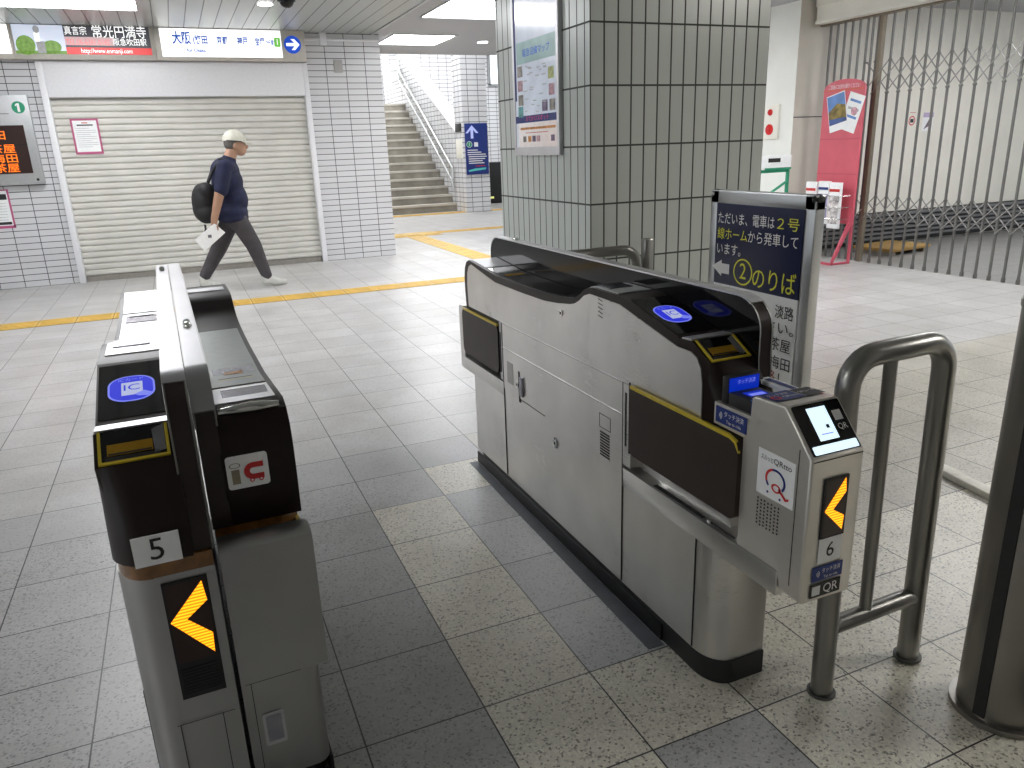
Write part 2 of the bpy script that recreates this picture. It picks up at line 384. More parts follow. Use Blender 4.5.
# floor: one quad per 30 cm tile with its own tint
def build_floor():
    bm = bmesh.new(); lay = bm.loops.layers.float_color.new('tint')
    rnd = random.Random(3)
    for ix in range(-24, 40):
        for iy in range(-10, 72):
            x, y = ix * 0.3, iy * 0.3
            vs = [bm.verts.new((x + a, y + b, 0)) for a, b in ((0, 0), (.3, 0), (.3, .3), (0, .3))]
            f = bm.faces.new(vs)
            g = rnd.uniform(0.93, 1.05)
            col = (0.45 * g, 0.447 * g, 0.455 * g)
            pale = (ix == -1 and iy <= 4) or (ix == 0 and iy in (5, 0)) or (ix >= 1 and iy <= 1) or (ix == 0 and iy < -1)
            if pale: col = (0.70 * g, 0.675 * g, 0.595 * g)
            elif ix in (-2, -3) and iy <= 4: col = (0.40 * g, 0.405 * g, 0.40 * g)
            elif ix == 0 and 1 <= iy <= 4: col = (0.46 * g, 0.47 * g, 0.485 * g)
            elif ix >= 1 and iy <= 6: col = (0.50 * g, 0.48 * g, 0.43 * g)
            elif iy > 6: col = (0.50 * g, 0.492 * g, 0.49 * g)
            if ix >= 20: col = tuple(c * .62 for c in col)  # tiles behind the folding gate: shade put into the tint
            for l in f.loops: l[lay] = (*col, 1.0 if pale else .75 if iy <= 5 else .40)
    bmesh.ops.remove_doubles(bm, verts=bm.verts, dist=1e-4)
    me = bpy.data.meshes.new('floor'); bm.to_mesh(me); bm.free(); me.materials.append(FLOOR)
    o = bpy.data.objects.new('floor', me); C.objects.link(o); o['kind'] = 'structure'
build_floor()

# tactile paving strips let into the floor
def tactile(x0, x1, y0, y1, label, along):
    mb = MB(); n = max(1, round(((x1 - x0) if along == 0 else (y1 - y0)) / 0.3))
    M = frame((0, 0, 0), (1, 0, 0), (0, 1, 0))
    mb.box(x0, x1, y0, y1, 0.0003, 0.002, TACTJ)
    for k in range(n):
        if along == 0:
            a = x0 + k * (x1 - x0) / n; b = x0 + (k + 1) * (x1 - x0) / n
            mb.box(a + .004, b - .004, y0 + .003, y1 - .003, 0.002, 0.0045, TACT)
            for j in range(4): mb.box(a + .02, b - .02, y0 + .035 + j * .065, y0 + .06 + j * .065, .0045, .0085, TACT)
        else:
            a = y0 + k * (y1 - y0) / n; b = y0 + (k + 1) * (y1 - y0) / n
            mb.box(x0 + .003, x1 - .003, a + .004, b - .004, 0.002, 0.0045, TACT)
            for j in range(4): mb.box(x0 + .035 + j * .065, x0 + .06 + j * .065, a + .02, b - .02, .0045, .0085, TACT)
    mb.build('tactile_paving', label=label, cat='tactile paving', merge=False)
tactile(-6.6, 3.0, 6.30, 6.60, 'long yellow tactile strip crossing the concourse in front of the roller shutter', 0)
tactile(2.52, 2.82, 6.60, 10.9, 'yellow tactile strip branching off towards the stairs past the tiled wall corner', 1)
tactile(2.25, 3.15, 10.9, 11.5, 'wide yellow warning tactile block where two tactile strips meet', 0)
tactile(3.15, 6.0, 11.15, 11.45, 'thin yellow tactile strip running from warning block behind the big pillar', 0)
tactile(2.3, 6.2, 14.85, 15.2, 'pale yellow tactile strip at the foot of the stairs', 0)

# walls
WY = 8.90
mb = MB()
mb.box(-7.2, -1.996, WY, WY + .3, 0, CZ, WTILE)
mb.box(.876, 1.80, WY, WY + .3, 0, CZ, WTILE)
mb.box(-2.0, .88, WY + .08, WY + .3, 0, CZ, WTILE)
mb.box(1.5, 1.80, WY + .3, 15.4, 0, 4.2, WTILE)
structure(mb, 'wall_back')
mb = MB()     # pale block with rounded joints next to the accordion gate and the wall behind the gate
mb.box(5.685, 6.22, 5.80, 6.9, 0, CZ, CREAM2)
mb.box(5.680, 5.685, 5.795, 6.9, 0, CZ, WPAINT)
mb.box(5.682, 6.22, 5.797, 5.8, 1.545, 1.555, SEAM)
structure(mb, 'pillar_1')
mb = MB(); mb.box(6.22, 12, 5.87, 6.1, 0, CZ, CREAM); structure(mb, 'wall_right')
mb = MB(); mb.box(-7.2, 12, -3.2, -3.0, 0, CZ, stripes('reflected_stripe_wall', 'X', 0.85, 0.30, (.42, .41, .40), (.04, .04, .04), .5, ofs=.2)); structure(mb, 'wall_front_added')  # unseen wall added so the steel reflects dark and pale stripes
mb = MB(); mb.box(5.86, 6.16, -3.0, 5.74, 2.50, CZ, CREAM); mb.box(5.84, 5.86, -3.0, 5.74, 2.50, 2.53, CREAM); mb.box(5.84, 5.86, -3, 5.74, 2.67, CZ, CREAM)
mb.box(5.97, 6.05, -3, 5.79, 2.485, 2.50, FENCEB)
structure(mb, 'beam_1')
# ceiling with openings for the light panels is one slab plus raised panels
mb = MB(); mb.box(-7.2, 1.72, -3, WY + .3, CZ, CZ + .1, CEIL_P); structure(mb, 'ceiling')
mb = MB(); mb.box(1.72, 12, -3, 10.75, CZ, CZ + .1, CEIL_R); mb.box(1.705, 1.735, -3, WY, CZ - .012, CZ, ALU)
mb.box(1.80, 12, 10.75, 10.85, CZ, 4.4, CEIL_R); structure(mb, 'ceiling_passage')
mb = MB(); mb.box(1.5, 9, 10.85, 21, 4.3, 4.4, WPAINT); structure(mb, 'ceiling_stairs')
# big tiled pillar
mb = MB(); mb.box(.878, 1.834, 1.86, 2.884, 0, CZ, PTILE); structure(mb, 'pillar_2')
# far tiled column at the foot of the stairs
mb = MB(); mb.box(5.03, 5.60, 14.85, 15.4, 0, 4.3, WTILE2); structure(mb, 'pillar_3')
# walls round the stairwell
mb = MB()
mb.box(5.3, 7.55, 19.5, 19.8, 0, 4.3, WTILE2)
mb.box(7.55, 12, 19.5, 19.8, 0, 3.0, WTILE2)
mb.box(2.0, 5.35, 20.9, 21.2, 0, 4.3, WTILE2)
structure(mb, 'wall_stairs')
mb = MB(); mb.box(7.55, 9.2, 19.55, 19.6, 3.0, 4.2, plain('daylight_pane', (.8, .85, .9), .3, emit=(.85, .93, 1), es=3.5, var=0))
mb.box(7.53, 7.60, 19.45, 19.55, 3.0, 4.2, ALU); mb.box(7.53, 9.2, 19.45, 19.55, 2.97, 3.03, ALU); structure(mb, 'window_1')
# stairs
mb = MB(); NS = 14; rise = 2.52 / NS; run = 3.9 / NS
for k in range(NS):
    y0 = 15.42 + k * run; z1 = (k + 1) * rise
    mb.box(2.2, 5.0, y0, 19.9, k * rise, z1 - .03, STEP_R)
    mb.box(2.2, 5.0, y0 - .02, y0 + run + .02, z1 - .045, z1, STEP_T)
mb.box(2.2, 5.0, 15.42 + NS * run, 20.9, 2.4, 2.52, STEP_T)
structure(mb, 'stairs_1', merge=False)
# parapet beside the stairs with pale sloping coping
def par(y): return 1.72 + (y - 15.3) * .492
mb = MB(); mb.prism([(15.35, 0), (19.3, 0), (19.3, par(19.3)), (15.35, par(15.35))], 0, 5.0, 5.28, WTILE2)
mb.prism([(15.3, par(15.3)), (19.4, par(19.4)), (19.4, par(19.4) + .05), (15.3, par(15.3) + .05)], 0, 4.98, 5.32, plain('coping_steel', (.92, .95, 1.0), .22, var=.02))  # near-white bluish coping colour stands in for reflected daylight
mb.box(4.99, 5.3, 19.3, 20.9, 2.5, 3.6, WTILE2)
structure(mb, 'wall_parapet')
# handrail with two bars on the parapet
h = empty('handrail', (4.9, 15.4, 0), 'double-bar steel handrail climbing the tiled wall beside the stairs', 'handrail')
for dz, nm in ((.95, 'upper_rail'), (.68, 'lower_rail')):
    mb = MB(); pts = [(0, -.1, dz - .25), (.02, .0, dz), (0, 3.75, dz + 2.42), (0, 4.4, dz + 2.42)] if dz > .9 else [(0, -.1, dz - .2), (0, .0, dz), (0, 3.75, dz + 2.42), (0, 4.4, dz + 2.42)]
    mb.tube(fillet(pts, .06), .026, ALU, 10); mb.build(nm, h)
for k in range(6):
    y = .1 + k * .72; z = .68 + y * .645
    mb = MB(); mb.box(-.01, .09, y - .012, y + .012, z - .05, z + .29, CHROME); mb.build('bracket', h)

# ================================================================== CEILING LIGHTS
FILL_D = plain('fill_panel_dim', (1, 1, 1), 0.5, emit=(1.0, 0.98, 0.94), es=13, var=0)  # this and the next serve unseen panels added as fill
FILL_R = plain('fill_panel_warm', (1, 1, 1), 0.5, emit=(1.0, 0.97, 0.92), es=26, var=0)
def ceiling_light(x0, x1, y0, y1, label, group=None):
    cx, cy = (x0 + x1) / 2, (y0 + y1) / 2
    t = empty('ceiling_light', (cx, cy, CZ), label, 'ceiling light' if label else None, group)
    if not label: t['kind'] = 'structure'; t.name = 'added_light_panel'
    a, b = (x1 - x0) / 2, (y1 - y0) / 2
    mb = MB(); mb.box(-a, a, -b, b, -.006, -.004, (FILL_D if x0 < 0 else FILL_R) if y1 < 1 else PANEL_E); mb.build('diffuser', t)
    mb = MB()
    for q in ((-a - .02, -a, -b - .02, b + .02), (a, a + .02, -b - .02, b + .02), (-a, a, -b - .02, -b), (-a, a, b, b + .02)): mb.box(*q, -.012, -.0005, ALU)
    mb.build('frame', t)
ceiling_light(-2.05, -.898, 6.60, 7.69, 'bright square ceiling light panel above the left-hand part of the concourse'.replace('left-hand part of the ', '') + ' nearest the temple advert sign'.replace('nearest', 'before'))
ceiling_light(1.95, 3.05, 6.39, 7.54, 'bright ceiling light panel partly hidden behind the big tiled pillar')
ceiling_light(1.99, 2.80, 8.84, 9.74, 'bright ceiling light panel over the passage to the stairs, next to tiled wall end')
for q in ((-2.0, -.9, 3.9, 5.0), (4.6, 5.7, 2.2, 3.4), (3.6, 4.7, 8.0, 9.0), (-4.6, -3.5, -.3, .8), (3.7, 4.8, -1.9, -.8), (1.9, 3.0, 3.9, 5.0), (7.4, 8.5, 3.0, 4.2)):  # unseen panels, added to fill the light and the steel reflections
    ceiling_light(*q, None)
for q in ((2.4, 4.8, 13.2, 14.2), (2.3, 4.9, 19.9, 20.6), (4.3, 6.6, 16.2, 18.2)):  # unseen stairwell panels, added to brighten the steps and coping
    mb = MB(); mb.box(*q, 4.27, 4.29, PANEL_E); mb.build('added_light_panel', kind='structure')
def downlight(x, y, label):
    t = empty('downlight', (x, y, CZ), label, 'downlight', None)
    M = frame((0, 0, -.004), (1, 0, 0), (0, -1, 0))
    mb = MB(); mb.disc(M, (0, 0), .07, PANEL_E, .003); mb.build('lamp', t, recalc=False)
    mb = MB(); mb.tube([(0, 0, -.003), (0, 0, -.010), (0, 0, -.0005)], [.07, .085, .125], ALU, 24, caps=False); mb.build('ring', t)
downlight(.252, 7.16, 'round recessed downlight in the slatted ceiling')
downlight(3.40, 9.41, 'round recessed downlight in the passage ceiling near the stairs')
t = empty('camera_dome', (.41, 6.86, CZ), 'small dark security camera dome on the slatted ceiling', 'security camera')
mb = MB(); mb.tube([(0, 0, -.02), (0, 0, 0)], .085, BLACK, 20); mb.build('mount', t)
mb = MB(); mb.ell((0, 0, -.02), (.07, .07, .06), GLOSSBLK); mb.build('dome', t)

# ================================================================== SHUTTER WALL
t = empty('roller_shutter', (-.56, WY, 0), 'closed cream roller shutter in a white frame across the shopfront', 'roller shutter')
mb = MB()
zz = .06
while zz < 2.03:
    z1 = min(zz + .070, 2.04)
    mb.prism([(0.012, zz), (-.004, zz + .012), (-.010, (zz + z1) / 2), (-.004, z1 - .010), (0.012, z1 - .004)], 0, -1.37, 1.375, SHUT, M=Matrix.Translation((0, 0.042, 0)))
    zz += .070
mb.build('slat_curtain', t, merge=False)
mb = MB(); mb.box(-1.36, 1.36, .015, .06, 0, .06, plain('shutter_bar', (.32, .30, .27), .5, metal=.4, var=.1)); mb.build('bottom_bar', t)
mb = MB(); mb.box(-1.36, 1.36, .056, .075, 0.0, 2.05, SHUT); mb.build('backing', t)
mb = MB(); mb.box(-1.435, -1.37, -.05, .08, 0, 2.40, FRAMEW, .004); mb.build('frame_post', t)
mb = MB(); mb.box(1.375, 1.435, -.05, .08, 0, 2.40, FRAMEW, .004); mb.build('frame_post', t)
mb = MB(); mb.box(-1.37, 1.375, -.05, .08, 2.03, 2.40, FRAMEW, .004); mb.build('frame_head', t)

# notice on the shutter
mb = MB(); M = YN((-1.64, WY + .018, 1.62))
mb.rect(M, -.14, .14, -.19, .19, WHITE, 0, t=.002)
for q in ((-.14, .14, .17, .19), (-.14, .14, -.19, -.165), (-.14, -.12, -.17, .17), (.12, .14, -.17, .17)): mb.rect(M, *q, plain('magenta_print', (.50, .10, .22), .5, var=0) if 'magenta_print' not in MATS else MATS['magenta_print'], .001)
mb.rect(M, -.08, .08, .115, .128, BLACKP, .0015); mb.rect(M, -.03, .03, .14, .15, REDP, .0015)
for k in range(10): mb.rect(M, -.10, .10 if k % 3 else .04, .085 - k * .022, .089 - k * .022, plain('fine_print', (.45, .45, .47), .6, var=0) if 'fine_print' not in MATS else MATS['fine_print'], .0015)
mb.build('notice', label='white notice with a pink border stuck on the cream roller shutter', cat='notice', merge=False)

# overhead illuminated sign row above the shutter
SIGNF = plain('sign_housing', (.58, .55, .50), .45, metal=.2, var=.05)
LIT = plain('lit_white', (.9, .9, .9), .4, emit=(1, 1, 1), es=1.15, var=0)
def sign_box(x0, x1, label):
    t = empty('illuminated_sign', ((x0 + x1) / 2, WY - .02, 2.58), label, 'illuminated sign')
    w = (x1 - x0) / 2
    mb = MB(); mb.box(-w, w, -.13, .02, -.175, .163, SIGNF, .004); mb.build('housing', t)
    return t, YN((0, -.1315, 0)), w
t, M, w = sign_box(-3.9, -2.145, 'lit white sign panel beside the temple advert, mostly cut off by the picture edge'); M = M @ Matrix.Translation((0, -.138, 0)) @ Matrix.Diagonal((1, 1.29, 1, 1)) @ Matrix.Translation((0, .135, 0))
mb = MB(); mb.rect(M, -.82, .855, -.125, .095, LIT, .001); mb.build('lit_panel', t, recalc=False)
t, M, w = sign_box(-2.143, -.78, 'illuminated temple advert with garden photo and white brush lettering on black'); M = M @ Matrix.Translation((-.0275, 0, 0)) @ Matrix.Translation((0, -.138, 0)) @ Matrix.Diagonal((1, 1.29, 1, 1)) @ Matrix.Translation((0, .135, 0))
mb = MB()
mb.rect(M, -.64, .665, -.125, .095, plain('ad_black', (.03, .03, .04), .3, emit=(.05, .05, .06), es=.6, var=.05), .001)
mb.rect(M, -.64, -.17, -.125, .095, plain('ad_sky', (.5, .55, .66), .3, emit=(.55, .6, .72), es=.8, var=.15, scale=12), .0015)
GRN = plain('ad_foliage', (.10, .20, .04), .4, emit=(.2, .34, .08), es=.7, var=.6, scale=30)
mb.disc(M, (-.54, -.06), .09, GRN, .002, 16, .075); mb.disc(M, (-.30, -.07), .09, GRN, .002, 16, .05); mb.rect(M, -.64, -.17, -.125, -.10, GRN, .002)
STAT = plain('ad_stone', (.2, .2, .2), .4, emit=(.32, .32, .33), es=.7, var=.3, scale=40)
mb.rect(M, -.44, -.36, -.12, -.03, STAT, .0025); mb.disc(M, (-.42, .06), .03, STAT, .0025, 12); mb.rect(M, -.445, -.40, -.03, .04, LIT, .0022)
mb.rect(M, -.17, .665, -.125, -.070, plain('ad_red', (.5, .02, .02), .3, emit=(.62, .05, .05), es=.8, var=0), .0016)
mb.rect(M, -.17, .30, -.055, .01, plain('ad_pink', (.5, .3, .3), .3, emit=(.6, .42, .45), es=.6, var=.1), .0016)
GLOWW = plain('glow_letter', (.9, .9, .9), .4, emit=(1, 1, 1), es=1.0, var=0)
mb.text(M, -.055, .052, '真言宗', .072, GLOWW, .003, width=.21); mb.text(M, .37, .045, '常光円満寺', .105, GLOWW, .003, width=.53)
mb.text(M, .05, -.033, 'TEL.06-6381-0182', .06, plain('ad_red2', (.6, .1, .1), .3, emit=(.9, .25, .25), es=.8, var=0), .003, width=.42)
mb.text(M, .46, -.030, '阪急吹田駅', .06, GLOWW, .003, width=.33)
mb.text(M, .22, -.098, 'http://www.enmanji.com', .05, GLOWW, .003, width=.5)
mb.build('advert_panel', t, merge=False, recalc=False)
t, M, w = sign_box(-.778, .86, 'illuminated white direction sign with blue lettering and round arrow above the shutter'); M0 = M; M = M @ Matrix.Translation((0, -.138, 0)) @ Matrix.Diagonal((1, 1.29, 1, 1)) @ Matrix.Translation((0, .135, 0))
mb = MB(); mb.rect(M, -.76, .545, -.135, .092, LIT, .001)
BLU = plain('sign_blue', (.01, .05, .3), .4, emit=(.01, .10, .45), es=.7, var=0)
mb.text(M, -.54, .01, '大阪', .105, BLU, .002, width=.20, bold=.03)
mb.text(M, -.345, .0, '(梅田', .075, BLU, .002, width=.15, bold=.03); mb.text(M, -.11, -.002, '京都', .07, BLU, .002, width=.12, bold=.03)
mb.text(M, .11, -.004, '神戸', .07, BLU, .002, width=.12, bold=.03); mb.text(M, .32, -.008, '宝塚・', .07, BLU, .002, width=.14, bold=.03)
mb.text(M, .43, -.012, '千里)', .045, BLU, .002, width=.08, bold=.03)
mb.text(M, -.40, -.082, 'for Osaka', .04, BLU, .002, width=.20, bold=.03)
mb.rect(M, .465, .535, -.045, .035, plain('sign_green', (.1, .4, .05), .4, emit=(.2, .55, .1), es=.7, var=0), .0022, r=.012); mb.text(M, .50, -.005, '1', .07, GLOWW, .003)
mb.build('lit_panel', t, merge=False, recalc=False)
M = M0 @ Matrix.Translation((0, .012, 0)); mb = MB(); mb.disc(M, (.672, -.005), .098, plain('arrow_blue', (.01, .06, .5), .4, emit=(.01, .08, .55), es=.6, var=0), .001)
mb.poly(M, [(.60, -.02), (.60, .012), (.70, .012), (.655, .055), (.695, .055), (.752, -.004), (.695, -.064), (.655, -.064), (.70, -.02)], GLOWW, .002)
mb.build('arrow_disc', t, recalc=False)

# departure board
t = empty('departure_board', (-2.95, WY, 1.13), 'grey departure board with orange LED destinations and a green number one', 'departure board')
mb = MB(); mb.box(-.82, .82, -.08, -.002, 0, .93, plain('board_grey', (.42, .43, .44), .4, metal=.3, var=.04), .008); mb.build('case', t)
M = YN((0, -.0815, 0))
mb = MB(); mb.rect(M, -.75, .73, .12, .62, LEDBG, .001)
mb.rect(M, -.75, .73, .415, .425, BLACK, .0012)
for y, s_, c in ((.515, '大阪梅田', 0), (.375, '天下茶屋', 0), (.275, '大阪梅田', 0), (.175, '天下茶屋', 0)):
    mb.text(M, .30 if y > .5 else .37, y - .0, s_, .10, LED2, .002, width=.48)
mb.build('led_screen', t, merge=False, recalc=False)
mb = MB(); mb.disc(M, (.72, .80), .062, GREENP, .001); mb.rect(M, .709, .733, .755, .842, WHITEP, .002); mb.poly(M, [(.709, .842), (.692, .826), (.692, .810), (.709, .822)], WHITEP, .002)

mb.build('number_disc', t, merge=False, recalc=False)
mb = MB(); mb.rect(M, .40, .50, .66, .72, NAVY, .002); mb.text(M, .50, .84, '号', .06, BLACKP, .002); mb.rect(M, .40, .62, .735, .74, BLACKP, .002)
mb.build('line_label', t, merge=False, recalc=False)
mb = MB(); mb.disc(M, (.76, .05), .014, BLACK, .001); mb.build('lock', t, recalc=False)
# poster below
mb = MB(); M = YN((-2.66, WY - .002, .88)); mb.rect(M, -.15, .15, -.21, .21, WHITE, 0, t=.0025)
MG = MATS['magenta_print']
for q in ((-.15, .15, -.21, -.18), (.13, .15, -.2, .21), (-.15, -.13, -.2, .21), (-.13, .13, .195, .21)): mb.rect(M, *q, MG, .001)
mb.rect(M, .02, .12, .10, .16, BLACKP, .0012); mb.rect(M, .0, .12, -.17, -.14, BLACKP, .0012)
for k in range(7): mb.rect(M, -.1, .1, .06 - k * .03, .064 - k * .03, MATS['fine_print'], .0012)
mb.build('notice', label='white notice with a dark pink border under the departure board', cat='notice', merge=False)
# small plate and conduit on tiled wall
mb = MB(); mb.box(1.205, 1.31, WY - .03, WY, 2.295, 2.44, plain('switch_plate', (.42, .41, .40), .5, var=.05), .006); mb.build('wall_box', label='small grey box fixed high on the white tiled wall', cat='switch box')
mb = MB(); mb.tube([(.87, WY - .0155, 2.665), (1.79, WY - .0155, 2.665)], .016, FRAMEW, 10); mb.box(1.06, 1.14, WY - .04, WY, 2.60, CZ - .002, FRAMEW, .004)
mb.build('conduit', label='white conduit pipe with junction box running under the ceiling above tiled wall', cat='conduit')

# ================================================================== PILLAR POSTER
t = empty('poster_frame', (.878, 2.375, 1.62), 'framed map poster in a silver case on the big tiled pillar', 'poster')
M = XN((-.016, 0, 0))
mb = MB()
for q in ((-.258, .258, -.325, -.285), (-.258, .258, .86, .90), (-.258, -.235, -.285, .86), (.235, .258, -.285, .86)):
    mb.rect(M, *q, STEEL_T, .004, t=.020)
mb.build('frame', t)
mb = MB(); mb.rect(M, -.236, .236, -.286, .861, plain('poster_pale', (.58, .63, .72), .12, spec=.8, var=.10, scale=9, coat=.8, emit=(.6, .66, .78), es=.28), .001)  # faint glow added to brighten the poster sheet
CT = .1
mb.rect(M, -.236, -.215, -.06, .861, NAVY, .002); M = M @ Matrix.Translation((0, -.286, 0)) @ Matrix.Diagonal((1, .56, 1, 1)) @ Matrix.Translation((0, .286, 0)); mb.rect(M, -.236, .236, -.075, -.015, NAVY, .0022)
mb.rect(M, -.205, .236, .42, .60, plain('poster_sky', (.45, .66, .66), .15, var=.08, scale=12), .0022)
mb.text(M, .02, .50, '阪急沿線マップ', .07, MATS['sign_blue'], .003, width=.30)
mb.text(M, .02, -.045, 'おでかけスポット', .05, plain('hot_pink', (.8, .05, .25), .4, var=0), .003, width=.26)
cols = [plain('tn1', (.3, .28, .25), .3, var=.5, scale=30), plain('tn2', (.55, .6, .2), .3, var=.4, scale=30), plain('tn3', (.5, .3, .35), .3, var=.4, scale=30), plain('tn4', (.1, .35, .35), .3, var=.4, scale=30), plain('tn5', (.2, .15, .25), .3, var=.6, scale=30)]
for (x, y, c) in ((-.17, .36, 0), (-.17, .24, 2), (-.165, .12, 0), (-.17, .02, 3), (.18, .30, 1), (.185, .17, 2), (.11, .05, 4), (.19, .05, 0)):
    mb.rect(M, x - .03, x + .03, y - .045, y + .045, cols[c], .0024)
rr = random.Random(5)
for k in range(26):
    x = rr.uniform(-.11, .12); y = rr.uniform(.0, .40); mb.rect(M, x - rr.uniform(.01, .03), x + .02, y, y + .008, MATS['fine_print'], .0025)
mb.rect(M, -.205, .236, -.286, -.077, plain('poster_white', (.74, .70, .68), .2, var=.05, coat=.6, emit=(.8, .72, .70), es=.25), .0021)  # same added glow on the white part of the sheet
mb.rect(M, -.18, .22, -.135, -.115, plain('poster_orange', (.8, .3, .08), .3, var=.5, scale=50), .0026)
mb.rect(M, -.12, .14, -.165, -.160, REDP, .0026)
for x, c in ((-.13, 0), (-.07, None), (-.02, 4), (.03, 2), (.19, 4)):
    mb.rect(M, x - .02, x + .02, -.24, -.19, cols[c] if c is not None else MATS['poster_orange'], .0026)
mb.build('poster_sheet', t, merge=False, recalc=False)

# ================================================================== far column sign, small plates, machine
t = empty('guide_sign', (5.315, 14.85, 1.33), 'navy blue guide sign with white up arrow on the far tiled column', 'sign')
mb = MB(); mb.box(-.26, .26, -.03, -.005, -.53, .53, NAVY, .004); mb.build('board', t)
M = YN((0, -.031, 0)); mb = MB(); LAV = plain('arrow_pale', (.45, .50, .85), .4, emit=(.4, .45, .8), es=.3, var=0)
mb.poly(M, [(-.13, .22), (-.07, .22), (-.07, .40), (-.01, .33), (.05, .33), (-.10, .49), (-.25, .33), (-.19, .33), (-.13, .40)], LAV, .001)
mb.disc(M, (-.17, .10), .065, GREENP, .001); mb.disc(M, (-.17, .10), .065, WHITEP, .0015, inner=.88); mb.text(M, -.17, .10, '1', .10, WHITEP, .002); mb.rect(M, -.06, .03, .05, .14, WHITEP, .001)
for k, (a, b) in enumerate(((-.22, .02), (-.22, .10), (-.22, .20), (-.20, .22), (-.20, .18), (-.20, .12), (-.20, .16))): mb.rect(M, a, b, -.03 - k * .045, -.012 - k * .045, WHITEP, .001)
mb.poly(M, [(-.22, -.44), (-.20, -.47), (.18, -.43), (.20, -.39), (-.05, -.40)], plain('map_teal', (.1, .5, .5), .4, var=.2, scale=30), .001)
mb.rect(M, -.05, .18, -.36, -.345, REDP, .001)
mb.build('face', t, merge=False, recalc=False)
mb = MB(); mb.box(5.005, 5.03, 14.95, 15.3, 1.70, 1.87, BLACKP, .004); mb.build('sign_plate', label='small dark plate above the cream plate at the edge of the far tiled column', cat='plate')
mb = MB(); mb.box(5.005, 5.03, 14.95, 15.3, 1.15, 1.55, CREAM, .004); mb.build('sign_plate', label='tall cream plate at the edge of far tiled column by the handrail', cat='plate')
t = empty('vending_machine', (6.55, 17.0, 0), 'dark machine with small orange lights in the gap behind far column', 'machine')
mb = MB(); mb.box(-.45, .45, 0, .6, 0, 1.0, BLACK, .02); mb.build('cabinet', t)
mb = MB(); mb.box(-.36, -.26, -.012, .0, .50, .66, plain('machine_glow', (.1, .03, .01), .4, emit=(.8, .25, .03), es=.6, var=.9, scale=9), .004); mb.build('display', t)
mb = MB(); mb.box(-.38, .0, -.012, .0, .12, .17, plain('machine_yel', (.5, .5, .1), .4, emit=(.8, .8, .3), es=.7, var=0), .002); mb.build('coin_tray', t)

# ================================================================== RIGHT SIDE
# accordion gate
FX = 6.0
t = empty('accordion_gate', (FX, 5.0, 0), 'grey folding lattice gate pulled across the opening on the far side', 'folding gate')
ys = [4.84 - k * .137 for k in range(24)]
for k, y in enumerate(ys):
    mb = MB(); mb.box(-.009, .009, y - 5 - .009, y - 5 + .009, .005, 2.495, FENCE); mb.tube([(0, y - 5, .002), (0, y - 5, .045)], .018, FENCE, 8); mb.build('bar', t)
for y in (5.02, 5.09, 5.16, 5.26, 5.36, 5.46, 5.56, 5.66):
    mb = MB(); mb.box(-.009, .009, y - 5 - .009, y - 5 + .009, .005, 2.495, FENCE); mb.build('bar', t)
mb = MB(); mb.box(-.02, .03, 4.955 - 5, 4.995 - 5, 0.0, 2.495, FENCEB); mb.build('end_post', t)
yy = [5.14, 5.02] + ys
for z0, z1, nm in ((1.74, 2.05, 'upper_lattice'), (.43, .70, 'lower_lattice')):
    mb = MB(); zm = (z0 + z1) / 2
    for k in range(len(yy) - 2):
        for (za, zb, sx) in ((z0, z1, -.016), (z1, z0, .016)):
            a = V((sx, yy[k] - 5, za)); b = V((sx, yy[k + 2] - 5, zb)); mb.tube([a, b], .0055, LATT, 6)
        for z in (z0, z1): mb.tube([(-.02, yy[k] - 5, z), (.02, yy[k] - 5, z)], .010, FENCE, 6)
    mb.build(nm, t, merge=False)

# slatted vent strip along the wall behind the gate
t = empty('slatted_vent', (8.5, 5.87, 0), 'dark grey slatted strip along the cream wall behind the folding gate', 'vent')
mb = MB(); mb.box(-2.55, 3.2, -.05, -.002, .02, .40, BLACK); mb.build('backing', t)
mb = MB()
for k in range(6): z = .07 + k * .056; mb.prism([(-.06, z), (-.10, z + .006), (-.10, z + .034), (-.06, z + .04)], 0, -2.55, 3.2, plain('slat_grey', (.17, .17, .175), .5, metal=.3, var=.1) if 'slat_grey' not in MATS else MATS['slat_grey'])
mb.build('slat', t, merge=False)
t = empty('wooden_tray', (6.86, 5.30, 0), 'low ochre wooden board lying on the floor behind folding gate', 'board', rz=.12)
mb = MB(); mb.box(-.36, .36, -.26, .26, .045, .085, WOOD, .006); mb.build('deck', t)
for q in (-.30, .30):
    mb = MB(); mb.box(q - .04, q + .04, -.24, .24, 0, .045, STEP_R); mb.build('runner', t)
def wall_notice(x, z, w, h, label, style):
    mb = MB(); M = YN((x, 5.868, z)); mb.rect(M, -w, w, -h, h, WHITE if style else CREAM, 0, t=.0025)
    if style: mb.rect(M, -w, w, h * .5, h, plain('lilac', (.5, .4, .6), .5, var=0), .001); mb.poly(M, [(-w * .7, -h * .8), (w * .2, h * .3), (w * .8, -h * .4), (w * .1, -h * .5)], plain('notice_dark', (.15, .10, .14), .5, var=0), .001)
    else: mb.disc(M, (0, -h * .1), w * .75, REDP, .001, inner=.75, ry=w * .75); mb.rect(M, -w * .4, w * .4, -h * .3, h * .1, BLACKP, .001); mb.rect(M, -w * .7, w * .7, h * .75, h * .8, REDP, .001)
    mb.build('notice', label=label, cat='notice', merge=False)
wall_notice(7.64, 1.49, .075, .11, 'small prohibition notice with red ring on the cream wall behind folding gate', 0)
wall_notice(7.92, 1.46, .09, .11, 'small white and lilac notice on cream wall behind the folding gate', 1)

